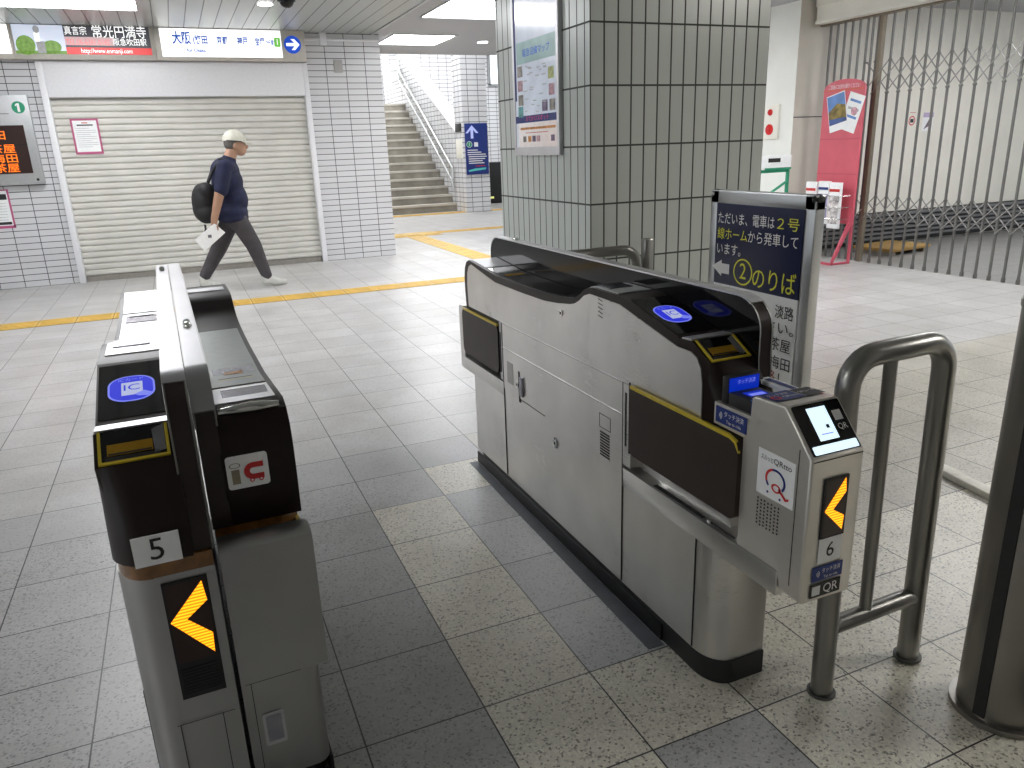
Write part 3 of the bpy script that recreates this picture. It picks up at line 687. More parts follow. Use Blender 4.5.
# fire alarm plate on the pale block
t = empty('fire_alarm', (5.680, 6.13, 1.51), 'cream fire alarm plate with red lamp and red button on the white wall', 'fire alarm')
mb = MB(); mb.box(-.03, 0, -.13, .13, -.19, .19, CREAM, .006); mb.build('plate', t)
RL = plain('alarm_red', (.6, .01, .01), .2, var=0, emit=(.6, .02, .01), es=.08)
mb = MB(); mb.ell((-.03, 0, .11), (.035, .036, .036), RL); mb.build('lamp', t)
mb = MB(); mb.tube([(-.04, 0, -.08), (-.03, 0, -.08)], .060, RL, 24); mb.ell((-.04, 0, -.08), (.02, .03, .03), RL); mb.build('button', t)
# green framed sign stand
t = empty('leaflet_stand', (4.98, 5.2, 0), 'green framed stand with a white header beside the pale block', 'stand')
mb = MB(); mb.box(-.24, .15, -.02, 0, 1.03, 1.165, WHITE, .01); M = YN((0, -.0215, 1.095)); mb.rect(M, -.16, -.0, .0, .04, BLACKP, 0); mb.rect(M, -.2, .15, -.075, -.055, GREENP, 0); mb.build('header', t, merge=False)
for x in (-.24, .14):
    mb = MB(); mb.box(x - .012, x + .012, .0, .03, 0, 1.16, GREENP); mb.build('post', t)
mb = MB(); mb.tube([(-.24, .01, .70), (.14, .01, .90)], .014, GREENP, 8); mb.build('brace', t)
mb = MB(); mb.box(-.26, .16, -.14, .09, 0, .02, GREENP); mb.box(-.24, .14, .004, .026, .99, 1.02, GREENP); mb.build('base', t)

# pink brochure rack
t = empty('brochure_rack', (5.80, 5.20, 0), 'tall pink brochure rack with a rounded top and travel posters', 'brochure rack', None, -math.pi / 2)
SL = Matrix.Rotation(math.radians(-4), 4, 'X')
top = [(-.275, .42), (.275, .42), (.275, 1.80)] + [(.275 * math.cos(a), 1.80 + .10 * math.sin(a)) for a in [math.pi * k / 12 for k in range(1, 12)]] + [(-.275, 1.80)]
mb = MB(); mb.prism(top, 1, -.012, .012, PINK)
M = YN((0, -.0135, 0))
mb.rect(M, -.268, .268, 1.785, 1.80, plain('rack_header', (.62, .12, .07), .42, var=.05), .0008); mb.text(M, 0, 1.825, 'ご自由にお持ち帰りください', .05, WHITEP, .001, width=.42)
for z in (1.30, .94): mb.rect(M, -.275, .275, z - .006, z + .006, PINKD, .001)
mb.build('back_panel', t, merge=False)
def poster(cx, cz, w, h, rot, style, nm):
    mb = MB(); R_ = Matrix.Rotation(math.radians(rot), 4, 'Z'); M = YN((cx, -.0145 - .003 * style, cz)) @ R_
    mb.rect(M, -w, w, -h, h, WHITE, 0)
    if style:
        mb.rect(M, -w * .94, w * .94, -h * .62, h * .95, plain('photo_blue', (.12, .25, .55), .3, var=.3, scale=6), .001)
        mb.poly(M, [(-w * .94, -h * .3), (w * .94, -h * .5), (w * .94, h * .25), (w * .1, h * .45), (-w * .94, h * .1)], plain('photo_autumn', (.22, .16, .04), .3, var=.8, scale=14), .002)
        mb.poly(M, [(-w * .94, -h * .62), (w * .94, -h * .62), (w * .94, -h * .42), (-w * .94, -h * .28)], plain('photo_lake', (.05, .10, .28), .3, var=.4, scale=10), .003)
    else:
        for k, c in enumerate(('photo_blue', 'fine_print', 'photo_blue')): mb.rect(M, -w * .7, w * .7, h * (.55 - k * .42), h * (.68 - k * .42), MATS.get(c) or WHITE, .001)
        mb.disc(M, (w * .2, h * .1), w * .4, plain('photo_red', (.55, .3, .35), .4, var=.5, scale=30), .0012)
    mb.build(nm, t, merge=False, recalc=False)
poster(-.06, 1.575, .125, .19, 13, 1, 'poster'); poster(.14, 1.56, .105, .19, -17, 0, 'poster')
for sx in (-.27, .27):
    mb = MB(); pts = [(sx, -.20, .012), (sx, 0, .012), (sx, -.0, .50), (sx, -.25, .02)]
    mb.tube([(sx, -.25, .012), (sx, -.01, .012)], .012, PINKD, 8); mb.prism([(-.014, .53), (-.014, .43), (-.25, .0), (-.25, .05)], 0, sx - .014, sx + .014, PINKD); mb.build('side_brace', t)
for sx in (-.262, .262):
    mb = MB(); mb.box(sx - .013, sx + .013, -.011, .011, 0, .42, PINKD); mb.build('leg', t)
mb = MB(); mb.box(-.27, .27, -.265, -.24, 0, .025, PINKD); mb.build('foot_bar', t)
mb = MB()
for z in (.48, .60, .72): mb.tube([(-.30, -.014, z), (-.30, -.19, z), (.25, -.19, z), (.25, -.014, z)], .005, CHROME, 6)
mb.build('wire_pocket', t, merge=False)
rr = random.Random(2)
for k, (cx, z0, hh, dy, c) in enumerate(((-.19, .38, .48, -.15, 0), (-.02, .42, .45, -.14, 1), (.15, .38, .48, -.15, 2), (-.17, .26, .38, -.232, 3))):
    b = empty('brochure', (5.80 + dy, 5.20 - cx, z0), ('white brochure standing in the top pocket of the pink rack, at its outer end', 'brochure with blue and red cover in the middle of the pink rack pocket',
        'white brochure in the pink rack pocket nearest the folding gate'.replace('nearest', 'next to'), 'pale brochure in the lowest front of pink rack pocket')[k], 'brochure', None, -math.pi / 2)
    mb = MB(); mb.box(-.075, .075, -.018, .018, 0, hh, WHITE, .003); mb.build('pages', b)
    mb = MB(); M = YN((0, -.0195, 0)); mb.rect(M, -.07, .07, hh * .1, hh * .7, plain('brochure_print%d' % k, ((.5, .5, .55), (.35, .3, .5), (.6, .55, .55), (.5, .45, .45))[k], .4, var=.7, scale=25), 0); mb.rect(M, -.07, .07, hh * .8, hh * .86, (REDP, NAVY, REDP, NAVY)[k], .001)
    mb.build('cover_print', b, recalc=False)

# station sign board on the floor
t = empty('sign_board', (1.20, 1.112, 0), 'silver framed standing sign board with navy panel and yellow lettering', 'sign board')
M = XN((-.021, 0, 0)); HW = .285
mb = MB()
for y0, y1 in ((-HW, -HW + .055), (HW - .055, HW)): mb.box(-.02, .025, y0, y1, .02, 1.145, ALU, .006)
mb.box(-.02, .025, -HW, HW, 1.09, 1.145, ALU, .006); mb.box(-.02, .025, -HW + .05, HW - .05, .30, .34, ALU, .004)
mb.build('frame', t)
for s_ in (-1, 1):
    for q in (1.12,):
        mb = MB(); mb.ell((.0, s_ * (HW - .012), 1.130), (.027, .016, .018), BLACK if s_ < 0 else ALU); mb.build('corner_cap', t)
mb = MB(); mb.rect(M, -.238, .238, .335, .775, WHITE, .002, t=.006); mb.rect(M, -.238, .238, .775, 1.095, plain('sign_navy', (.010, .014, .060), .22, var=.05, spec=.5), .0025, t=.006)
mb.build('panel', t, merge=False)
mb = MB(); WP = WHITEP
M = M @ Matrix.Diagonal((.955, 1, 1, 1))
for y, parts in ((1.035, (('ただいま、電車は', -.235, .335, WP), ('２号', .115, .115, YELP))), (.974, (('線ホーム', -.235, .185, YELP), ('から発車して', -.045, .275, WP))), (.914, (('います。', -.235, .15, WP),))):
    for s_, x, w, m in parts: mb.text(M, x + w / 2, y, s_, .05, m, .004, width=w)
mb.poly(M, [(-.255, .825), (-.195, .88), (-.195, .852), (-.145, .852), (-.145, .798 + .006), (-.195, .798 + .006), (-.195, .773 + .004)], WP, .004) if False else mb.poly(M, [(-.262, .842), (-.20, .872), (-.20, .858), (-.15, .858), (-.15, .818), (-.20, .818), (-.20, .806)], WP, .004)
mb.disc(M, (-.065, .838), .058, YELP, .004, inner=.88, ry=.052); mb.text(M, -.065, .838, '2', .088, YELP, .004)
mb.text(M, .115, .820, 'のりば', .09, YELP, .004, width=.24)
mb.build('lettering', t, merge=False, recalc=False)
mb = MB()
mb.text(M, .075, .714, 'は、', .052, BLACKP, .004, width=.075); mb.text(M, .185, .714, '淡路', .055, BLACKP, .004, width=.10)
mb.text(M, .13, .655, 'ださい。', .052, BLACKP, .004, width=.22)
mb.text(M, .145, .590, '下茶屋', .055, BLACKP, .004, width=.17); mb.text(M, .15, .520, '阪梅田', .055, BLACKP, .004, width=.17)
mb.text(M, .105, .460, '連絡', .055, plain('dull_red', (.35, .05, .04), .5, var=0), .004, width=.11); mb.text(M, .20, .460, 'し', .05, BLACKP, .004, width=.045)
mb.build('lettering', t, merge=False, recalc=False)
for s_ in (-1, 1):
    mb = MB(); y = s_ * (HW - .028)
    mb.box(-.22, .22, y - .02, y + .02, 0, .03, BLACK, .006); mb.build('foot', t)
mb = MB(); mb.box(.012, .024, -HW + .03, HW - .03, .32, 1.11, BLACK); mb.build('back_plate', t)

# guard rails
def rail(x0, x1, y, ztop, r, label, low=.19, inner=None, rin=.015, rlow=.022, extra=None):
    t = empty('guard_rail', (x0, y, 0), label, 'guard rail'); L = x1 - x0
    mb = MB(); mb.tube(fillet([(0, 0, 0), (0, 0, ztop - r), (L, 0, ztop - r), (L, 0, 0)], .07), r, TUBE, 20); mb.build('hoop', t)
    mb = MB(); mb.tube([(0, 0, low), (L, 0, low)], rlow, TUBE, 16); mb.build('lower_bar', t)
    if inner is not None:
        mb = MB(); mb.tube([(inner - x0, 0, low), (inner - x0, 0, ztop - r)], rin, TUBE, 14); mb.build('upright', t)
    for x in (0, L):
        mb = MB(); mb.tube([(x, 0, 0), (x, 0, .006)], r * 1.3, plain('flange', (.10, .10, .095), .5, metal=.5, var=.1) if 'flange' not in MATS else MATS['flange'], 20); mb.build('flange', t)
    return t
rr1 = rail(.487, .787, -.02, .900, .0265, 'tubular steel guard rail with a thin upright behind the number 6 gate', inner=.612)
rr1.rotation_euler.y = -.022
r2 = rail(.45, 1.00, 1.66, .915, .022, 'low tubular steel guard rail by the big tiled pillar behind gate', low=.2)
mb = MB(); mb.box(1.03, 1.075, 1.64, 1.68, 0, .935, TUBE, .006); mb.build('steel_post', label='short square steel post in front of the big tiled pillar', cat='post')

# stainless column standing at the edge
t = empty('steel_post', (.828, -.245, 0), 'thick round stainless steel post with black vertical slot standing on a flange', 'post')
mb = MB(); mb.cyl((0, 0), .092, .012, CZ - .003, POSTM, 40); mb.build('shaft', t)
mb = MB(); mb.cyl((0, 0), .108, 0, .014, POSTM, 40); mb.build('flange', t)
mb = MB(); a = math.radians(187)
u_ = V((math.cos(a), math.sin(a), 0)); w_ = V((-math.sin(a), math.cos(a), 0))
mb.box(-.013, .013, -.002, .010, .02, CZ - .01, BLACK, M=Matrix(((w_.x, -u_.x, 0, u_.x * .094), (w_.y, -u_.y, 0, u_.y * .094), (0, 0, 1, 0), (0, 0, 0, 1)))); mb.build('slot', t)
mb = MB(); mb.cyl((0, 0), .0945, .985, 1.0, POSTM, 40); mb.build('collar', t)
mb = MB(); mb.prism([(.62, -.60), (1.3, -.60), (1.3, -.36), (.95, -.36), (.70, -.47)], 2, 0, .012, STEEL_D); mb.build('threshold_plate', label='grey metal floor plate at the corner below the thick steel post', cat='floor plate')
mb = MB(); a = V((1.86, .40, 0)); mb.box(-.03, .03, 0, .62, 0.0, .03, plain('ivory_strip', (.72, .70, .63), .5, var=.1), .008, M=Matrix.Translation((1.80, .20, 0)) @ Matrix.Rotation(math.radians(-10), 4, 'Z')); mb.build('cable_cover', label='flat ivory cable cover strip lying on the floor behind guard rail', cat='cable cover')
mb = MB(); mb.prism([(.192, .31), (.242, .31), (.242, 1.76), (.205, 1.76)], 2, .0004, .002, plain('grey_tape', (.12, .13, .15), .5, var=.15, scale=12)); mb.build('floor_tape', label='grey tape strip on the floor along the base of number 6 gate', cat='floor tape')

# ================================================================== TICKET GATES
SHELL = [(1.815, .684), (1.822, .76), (1.822, .82), (1.812, .862), (1.79, .888), (1.757, .899), (1.62, .887), (1.473, .875), (1.2, .872), (1.05, .874), (.947, .879), (.90, .883),
         (.862, .889), (.83, .896), (.80, .908), (.775, .926), (.75, .936), (.72, .940), (.55, .940), (.294, .880), (.245, .884), (.175, .846), (.140, .80), (.118, .755), (.106, .684)]
FACE = [(1.781, .7025), (1.786, .80), (1.778, .845), (1.76, .872), (1.733, .884), (1.479, .847), (1.2, .846), (1.05, .848), (.954, .856), (.864, .868), (.83, .876), (.80, .890), (.77, .910), (.738, .920), (.571, .917), (.30, .859),
        (.246, .859), (.222, .850), (.206, .828), (.199, .79), (.197, .7025)]
def nearshift(y, z):
    k = min(1, max(0, (.846 - z) / .05)); return .052 * k if y < .2 else 0
def slope_frame(y0, z0, y1, z1, x):
    """plane on the sloping top: right = +x, up = towards larger y"""
    return frame((x, y0, z0), (1, 0, 0), (0, y1 - y0, z1 - z0))

HX0, HX1 = .125, .160
def gate_unit(loc, rz, label, num):
    t = empty('ticket_gate', loc, label, 'ticket gate', None, rz)
    STEEL = globals()['STEEL'] if num == '6' else STEEL_SH
    # plinth
    mb = MB(); rp = lambda g: [(g + .10 * (1 - math.sin(a)) - 0, .11 - 0 + .10 * (1 - math.cos(a))) for a in [math.pi / 2 * k / 8 for k in range(9)]]
    def plan(g, y0, y1, w, r=.06, n=8, far=.08):
        p = [(w, y0)]
        for k in range(n + 1):
            a = math.pi / 2 * k / n; p.append((g + r - r * math.sin(a), y0 + r * 1.4 - r * 1.4 * math.cos(a)))
        for k in range(n + 1):
            a = math.pi / 2 * k / n; p.append((g + far - far * math.cos(a), y1 - far + far * math.sin(a)))
        p.append((w, y1)); return p
    mb.prism(plan(.0, .105, 1.765, .158), 2, 0, .066, RUBBER); mb.build('plinth', t)
    if num == '6': mb = MB(); mb.box(.150, .168, .135, 1.78, .10, .46, STEEL, .002); mb.build('back_plate', t)
    mb = MB(); mb.box(-.006, .004, .33, 1.76, 0, .052, RUBBER, .003); mb.build('skirting_strip', t)
    # lower body
    mb = MB()
    mb.prism(plan(0, .11, 1.785, .158, far=.03), 2, .066, .44, STEEL)
    if num == '6':
        mb.box(-.0015, .158, .545, 1.43, .44, .70, STEEL); mb.box(.04, .158, .12, .545, .44, .66, STEEL); mb.box(.05, .158, 1.43, 1.77, .44, .66, STEEL)
    else:
        mb.prism(plan(0, .11, 1.43, .158), 2, .44, .656, STEEL); mb.box(-.0015, .158, .21, 1.43, .656, .70, STEEL); mb.box(.05, .158, 1.43, 1.77, .44, .66, STEEL)
    for y, z0, z1 in ((.548, .07, .70), (1.425, .07, .70), (.197, .07, .385)):
        mb.box(-.0026, .002, y - .0016, y + .0016, z0, z1, SEAM)
    for y0, y1, z in ((.548, 1.425, .604), (.548, 1.425, .701)):
        mb.box(-.0024, .002, y0, y1, z - .0016, z - .0002, SEAM); mb.box(-.0034, .002, y0, y1, z - .0002, z + .0022, STEEL_T)
    mb.box(-.0022, .002, 1.06, 1.27, .4365, .438, SEAM)
    mb.box(-.001, .001, .56, .565, .07, .69, SEAM) if False else None
    mb.build('lower_body', t)
    # locks, vents, hatch grip
    def knob(y, z, r=.009):
        mb = MB(); M = XN((0, y, z)); mb.tube([(.0, y, z), (-.006, y, z)], r, CHROME, 16); mb.disc(XN((-.0065, y, z)), (0, 0), r * .4, SEAM, 0); mb.rect(XN((-.001, y, z)), -r * 1.2, r * 1.2, -r * 1.6, r * 1.6, SILVER, 0, r=r * .8); mb.build('lock', t)
    knob(1.291, .488, .011); knob(.98, .365, .012); knob(.92, .83, .011)
    mb = MB(); mb.box(-.003, .001, 1.268, 1.280, .425, .545, BLACK); mb.box(-.010, .0, 1.235, 1.262, .455, .53, SILVER, .004); mb.build('hatch_grip', t)
    mb = MB(); mb.box(-.0028, .001, 1.33, 1.385, .475, .56, STEEL_D); mb.build('hatch_plate', t)
    mb = MB()
    for k in range(9): mb.box(-.0026, .001, .62, .675, .438 + k * .009, .443 + k * .009, SEAM)
    mb.build('vent_grille', t)
    mb = MB()
    for q in ((.615, .68, .527, .5285), (.615, .68, .569, .5705), (.615, .6165, .527, .57), (.6785, .68, .527, .57)): mb.box(-.0024, .001, q[0], q[1], q[2], q[3], SEAM)
    mb.build('label_plate_frame', t)
    # upper body: brown shell in sections so the front corner is rounded
    mb = MB(); rings = []
    for x, sgn in ((0, 1), (.006, .72), (.016, .42), (.032, .16), (.05, .03), (HX0 + .003, 0)):
        rings.append([V((x, y + nearshift(y, z) * sgn, z)) for y, z in SHELL])
    mb.loft(rings, BROWN); mb.build('top_cover', t, angle=30)
    mb = MB(); mb.prism(FACE, 0, -.0025, .001, STEEL); mb.build('side_panel', t)
    mb = MB()
    for k in range(5): mb.prism([(.66, .862 + k * .012), (.685, .866 + k * .012), (.685, .868 + k * .012), (.66, .864 + k * .012)], 0, -.0035, -.002, SEAM)
    mb.build('speaker_grille', t)
    # brown band seen on the side edge is the shell itself; steel sheets on the dip and the raised part
    def sheet(nm, y0, y1, m, x0=.012, x1=HX0 - .004, lift=.0025, extra=None):
        import bisect
        pts = sorted([(y, z) for y, z in SHELL[4:22]])
        def zz(y):
            for (a, b), (c, d) in zip(pts, pts[1:]):
                if a <= y <= c: return b + (d - b) * (y - a) / max(1e-6, c - a)
            return pts[0][1] if y < pts[0][0] else pts[-1][1]
        n = 14; ring = []
        for k in range(n + 1):
            y = y0 + (y1 - y0) * k / n; ring.append((y, zz(y) + lift))
        prof = ring + [(y, z - lift - .004) for y, z in ring[::-1]]
        mb = MB(); mb.prism(prof, 0, x0, x1, m)
        if extra: extra(mb, zz)
        return mb.build(nm, t, angle=30)
    light = STEEL_T if num == '5' else BROWN_M if num == '6' else STEEL_T
    sheet('raised_plate', .60, .79 if num != 'ic' else .665, STEEL_T, extra=None if num == 'ic' else lambda mb, zz: mb.box(.025, .100, .665, .735, .941, .9445, GLASSY if num == '6' else SILVER))
    if num == '6':
        sheet('exit_plate', 1.60, 1.755, STEEL_T)
        sheet('recess_cover', .86, 1.58, GLOSSBLK, extra=lambda mb, zz: (mb.box(.03, .10, 1.42, 1.50, .8745, .8775, YELD), mb.box(.02, .11, 1.50, 1.53, .8755, .8785, STEEL_T)))
    elif num == '5':
        sheet('exit_plate', 1.46, 1.77, STEEL_T)
        sheet('recess_cover', .83, 1.44, STEEL_T, extra=lambda mb, zz: (mb.box(.022, .108, 1.30, 1.40, .874, .8775, SILVER), mb.box(.03, .10, 1.385, 1.396, .877, .879, BLACK)))
    else:
        sheet('exit_plate', 1.60, 1.745, STEEL_T, extra=lambda mb, zz: (mb.box(.02, .105, 1.645, 1.735, .8895, .8925 + .004, SILVER)))
        sheet('recess_cover', .98, 1.585, plain('greenish_plate', (.30, .33, .32), .28, metal=.6, var=.06) if 'greenish_plate' not in MATS else MATS['greenish_plate'],
              extra=lambda mb, zz: (mb.box(.02, .108, 1.40, 1.53, .8745, .8775, SILVER), mb.box(.03, .10, 1.50, 1.512, .877, .880, BLACK), mb.box(.03, .10, 1.512, 1.517, .8765, .881, YEL), mb.box(.045, .085, 1.44, 1.462, .877, .8785, MATS['poster_orange'])))
        mb = MB(); mb.tube([(.012, 1.785, .896), (.06, 1.785, .898), (HX0 - .006, 1.785, .896)], [.006, .011, .006], CHROME, 12); mb.build('edge_trim', t)
    # ic card reader on the slope
    y0, z0, y1, z1 = .294, .880, .55, .940
    M = slope_frame(y0, z0, y1, z1, HX0 / 2)
    mb = MB(); mb.rect(M, -.0615, .060, .006, .250, BROWN_M, .002, t=.004); mb.rect(M, -.058, .058, .018, .236, GLOSSBLK, .003, t=.004, r=.004)
    OV = rrect(-.042, .042, .075, .178, .036, 8); mb.poly(M, OV, BLUE_L, .0036); mb.poly(M, rrect(-.0385, .0385, .079, .174, .033, 8), BLUE_E, .004)
    mb.rect(M, -.018, .020, .098, .150, BLUE_W, .0044); mb.text(M, .0, .127, 'IC', .034, BLUE_E, .0048)
    mb.poly(M, [(.005, .098), (.022, .110), (.036, .098), (.030, .086), (.012, .090)], BLUE_L, .005); mb.text(M, .0, .160, 'ICカード', .014, BLUE_L, .0048, width=.045)
    mb.build('card_reader', t, merge=False)
    # ticket slot with yellow rim
    mb = MB(); dy, dz = .243 - .177, .884 - .847; L = math.hypot(dy, dz)
    M = slope_frame(.177, .8475, .243, .8845, HX0 / 2)
    for q in ((-.056, .056, 0, .005), (-.056, -.051, .005, L), (.051, .056, .005, L)): mb.rect(M, *q, YEL, .004, t=.004)
    mb.build('slot_rim', t, merge=False)
    mb = MB(); mb.rect(M, -.051, .051, .005, L, GLOSSBLK, .0012); mb.rect(M, -.046, .040, .006, .016, BLACK, .002); mb.rect(M, -.042, .030, .018, .044, YELD, .0025); mb.rect(M, -.040, .028, .019, .023, BLACK, .003)
    mb.poly(M, [(.032, .01), (.05, .014), (.05, L), (.030, L - .01)], SLOTG, .002)
    mb.build('ticket_slot', t, merge=False)
    mb = MB(); mb.prism([(.249, .8845), (.262, .8835), (.288, .882), (.288, .8855), (.262, .888), (.249, .8885)], 0, .002, HX0 - .002, STEEL_T); mb.build('edge_bar', t)
    # hood
    def hoodp(g, zlow): 
        r1, r2 = .085, .07
        y0, y1, zt = .155 + g, 1.822 - g, .985 - g
        p = [(y1, zlow), (y1, zt - .10)]
        for k in range(9): a = math.pi / 2 * k / 8; p.append((y1 - r2 + r2 * math.cos(a), zt - r2 + r2 * math.sin(a)))
        for k in range(9): a = math.pi / 2 * k / 8; p.append((y0 + r1 - r1 * math.sin(a), zt - r1 * .9 + r1 * .9 * math.cos(a)))
        p += [(y0, zt - .14), (y0 - .004, zt - .20), (y0 - .034, zlow + .04), (y0 - .040, zlow)]
        return p
    mb = MB(); P = hoodp(0.002, .686); mb.prism(P, 0, HX0, HX1, BROWN_M, cap=GLOSSBLK); mb.build('hood', t, angle=30)
    mb = MB(); top = hoodp(0, .70)[2:]; top = [q for q in top if q[1] > .88]
    inn = [(y + (.003 if y < 1 else -.003), z - .004) for y, z in top]
    mb.loft([[V((HX0 - .0015, *a)), V((HX1 + .0015, *a)), V((HX1 + .0015, *b)), V((HX0 - .0015, *b))] for a, b in zip(top[:13], inn[:13])], STEEL_T if num == '6' else RIMM)
    mb.build('hood_rim', t, angle=30)
    for x in (HX0, HX1):
        mb = MB(); mb.tube([(x, y, z) for y, z in hoodp(.0015, .684)[1:]], .0018, TUBE, 6); mb.build('edge_wire', t)
    for y in ((1.62,) if num == '5' else (1.40,) if num == 'ic' else (1.60,)):
        mb = MB(); cx = (HX0 + HX1) / 2; mb.ell((cx, y, .987), (.009, .022, .009), CHROME); mb.ell((cx, y - .016, .990), (.008, .009, .008), plain('sensor_lens', (.4, .45, .42), .1, spec=.8, var=0) if 'sensor_lens' not in MATS else MATS['sensor_lens']); mb.build('hood_sensor', t)
    # amber band between the cover and the body
    mb = MB(); mb.prism([(a, b) for a, b in plan(.003, .110, 1.812, .157, r=.055, far=.04)], 2, .655, .685, AMBER); mb.build('indicator_band', t)
    # far end flap and its cradle
    mb = MB()
    mb.prism([(1.885, .405), (1.915, .41), (1.915, .665), (1.910, .682), (1.895, .69), (1.86, .69), (1.86, .405)], 0, -.0015, .157, STEEL_SH if num == 'ic' else STEEL)
    mb.box(-.002, .156, 1.43, 1.87, .405, .462, STEEL, .003); mb.box(.045, .156, 1.43, 1.89, .45, .655, STEEL_D)
    mb.build('flap_cradle', t)
    def flap(y0, y1, z0, z1, x0, x1, r, free):
        mb = MB(); pts = rrect(y0, y1, z0, z1, r, 5); mb.prism(pts, 0, x0, x1, FLAPB); f = mb.build('barrier_flap', t)
        mb = MB(); mb.prism([(y0 + (.02 if free == 0 else .004), z1 - .004), (y1 - (.02 if free else .004), z1 - .004), (y1 - (.02 if free else .004), z1 + .005), (y0 + (.03 if free == 0 else .004), z1 + .005)] if free else
                            [(y0 - .002, z1 - .030), (y0 + .012, z1 - .010), (y0 + .03, z1 - .004), (y1 - .004, z1 - .004), (y1 - .004, z1 + .005), (y0 + .034, z1 + .005), (y0 + .008, z1 - .003)], 0, x0 - .002, x0 + .005, YEL)
        mb.build('edge_strip', f)
    flap(1.455, 1.858, .488, .684 if num != 'ic' else .66, -.008 if num == '6' else .006, .018 if num == '6' else .030, .03, 1)
    mb = MB(); mb.box(-.002, .03, 1.432, 1.452, .47, .70, STEEL_T); mb.box(-.0035, 0, 1.440, 1.446, .50, .66, BLACK); mb.build('hinge_strip', t)
    if num == '6':
        flap(.050, .498, .505, .703, -.012, .014, .022, 0)
        mb = MB(); mb.box(-.002, .04, .505, .546, .455, .70, STEEL); mb.box(-.0035, 0, .528, .534, .515, .675, BLACK); mb.box(-.004, 0, .507, .514, .50, .71, FLAPB); mb.build('hinge_strip', t)
        mb = MB(); mb.box(-.002, .15, -.083, .546, .385, .444, STEEL, .002); mb.build('flap_tray', t)
        mb = MB(); mb.box(.006, .018, .19, .40, .4445, .4465, BLACK); mb.box(.01, .014, .06, .17, .4445, .4465, SEAM); mb.tube([(.012, .165, .444), (.012, .165, .452)], .006, CHROME, 10); mb.tube([(.012, .062, .444), (.012, .062, .450)], .004, CHROME, 10)
        mb.build('tray_slot', t)
    return t

g6 = gate_unit((.25, 0, 0), 0, 'stainless ticket gate number 6 with a QR reader box on its end', '6')
g5 = gate_unit((-1.006, 0, 0), math.radians(1.2), 'ticket gate number 5 with white number plate and orange arrow, bright steel top', '5')
gi = gate_unit((-.7235, 2.01, 0), math.pi + math.radians(1.2), 'ticket gate unit with red IC sticker, back to back with number 5 gate', 'ic')

# ---- number 5 front: plate, LED arrow, small seams
M = YN((0, .1035, 0))
mb = MB(); mb.rect(M, .038, .111, .690, .744, WHITE, .012, t=.003); mb.text(M, .0745, .717, '5', .056, BLACKP, .0128, bold=0); mb.build('number_plate', g5)
M = YN((0, .1085, 0))
def arrow_display(M, x0, x1, z0, z1, parent, grille):
    mb = MB(); zb = z1 - (z1 - z0) * (.70 if grille else 1)
    mb.rect(M, x0, x1, z0, z1, BLACK, .003, t=.004); mb.rect(M, x0 + .004, x1 - .004, zb + .004, z1 - .004, LEDBG, .0035)
    a = mb.build('arrow_display', parent)
    mb = MB(); h = (z1 - zb); zc = zb + h * (.54 if grille else .47); xl, xr = x0 + .004, x1 - .006; th = h * .24
    zt, zd = z1 - h * (.03 if not grille else .045), zb + h * .09 if not grille else zb + h * .07
    mb.poly(M, [(xl, zc), (xr - .004, zt), (xr, zt - th), (xl + (xr - xl) * .42, zc), (xr, zd + th), (xr - .002, zd)], LED, .0042)
    mb.build('arrow', a, recalc=False)
    if grille:
        mb = MB()
        for k in range(9): z = z0 + .008 + k * (zb - z0 - .014) / 9; mb.rect(M, x0 + .006, x1 - .006, z, z + .003, RUBBER, .0045, t=.0015)
        mb.build('grille', a, merge=False)
arrow_display(M, .068, .142, .405, .642, g5, True)
mb = MB(); M = YN((0, .1088, 0)); mb.rect(M, .05, .150, .352, .3535, SEAM, .0015); mb.rect(M, .128, .1295, .07, .352, SEAM, .0015); mb.rect(M, .055, .0565, .07, .352, SEAM, .0015); mb.build('panel_seam', g5, recalc=False)

# ---- ic unit end face (its local +y end faces the camera)
YP = lambda o: frame(o, (-1, 0, 0), (0, 0, 1))
M = YP((0, 1.8225, 0))
mb = MB(); mb.rect(M, -.122, -.049, .758, .822, WHITE, .002, r=.006, t=.002)
mb.rect(M, -.114, -.100, .768, .796, GREYP, .0026); mb.disc(M, (-.107, .804), .010, GREYP, .0026, 20, .005, inner=.8)
mb.disc(M, (-.076, .789), .0165, REDP, .0030, 20, a0=88, a1=272, inner=.38); mb.rect(M, -.0765, -.058, .7953, .8055, REDP, .0034); mb.rect(M, -.0765, -.058, .7725, .7828, REDP, .0034)
mb.disc(M, (-.080, .772), .0042, REDP, .0044); mb.disc(M, (-.064, .772), .0042, REDP, .0044); mb.disc(M, (-.080, .772), .002, WHITE, .005); mb.disc(M, (-.064, .772), .002, WHITE, .005)
mb.build('sticker', gi, label='white sticker with a grey i and red C-shaped mark', merge=False)
M = YP((0, 1.786, 0))
mb = MB(); mb.rect(M, -.128, -.085, .155, .235, STEEL_T, .002, r=.004, t=.002); mb.rect(M, -.122, -.091, .165, .228, SILVER, .003, r=.003); mb.build('switch_cover', gi)
mb = MB(); mb.rect(M, -.150, -.04, .315, .3165, SEAM, .001); mb.rect(M, -.140, -.1385, .07, .40, SEAM, .001); mb.build('panel_seam', gi, recalc=False)

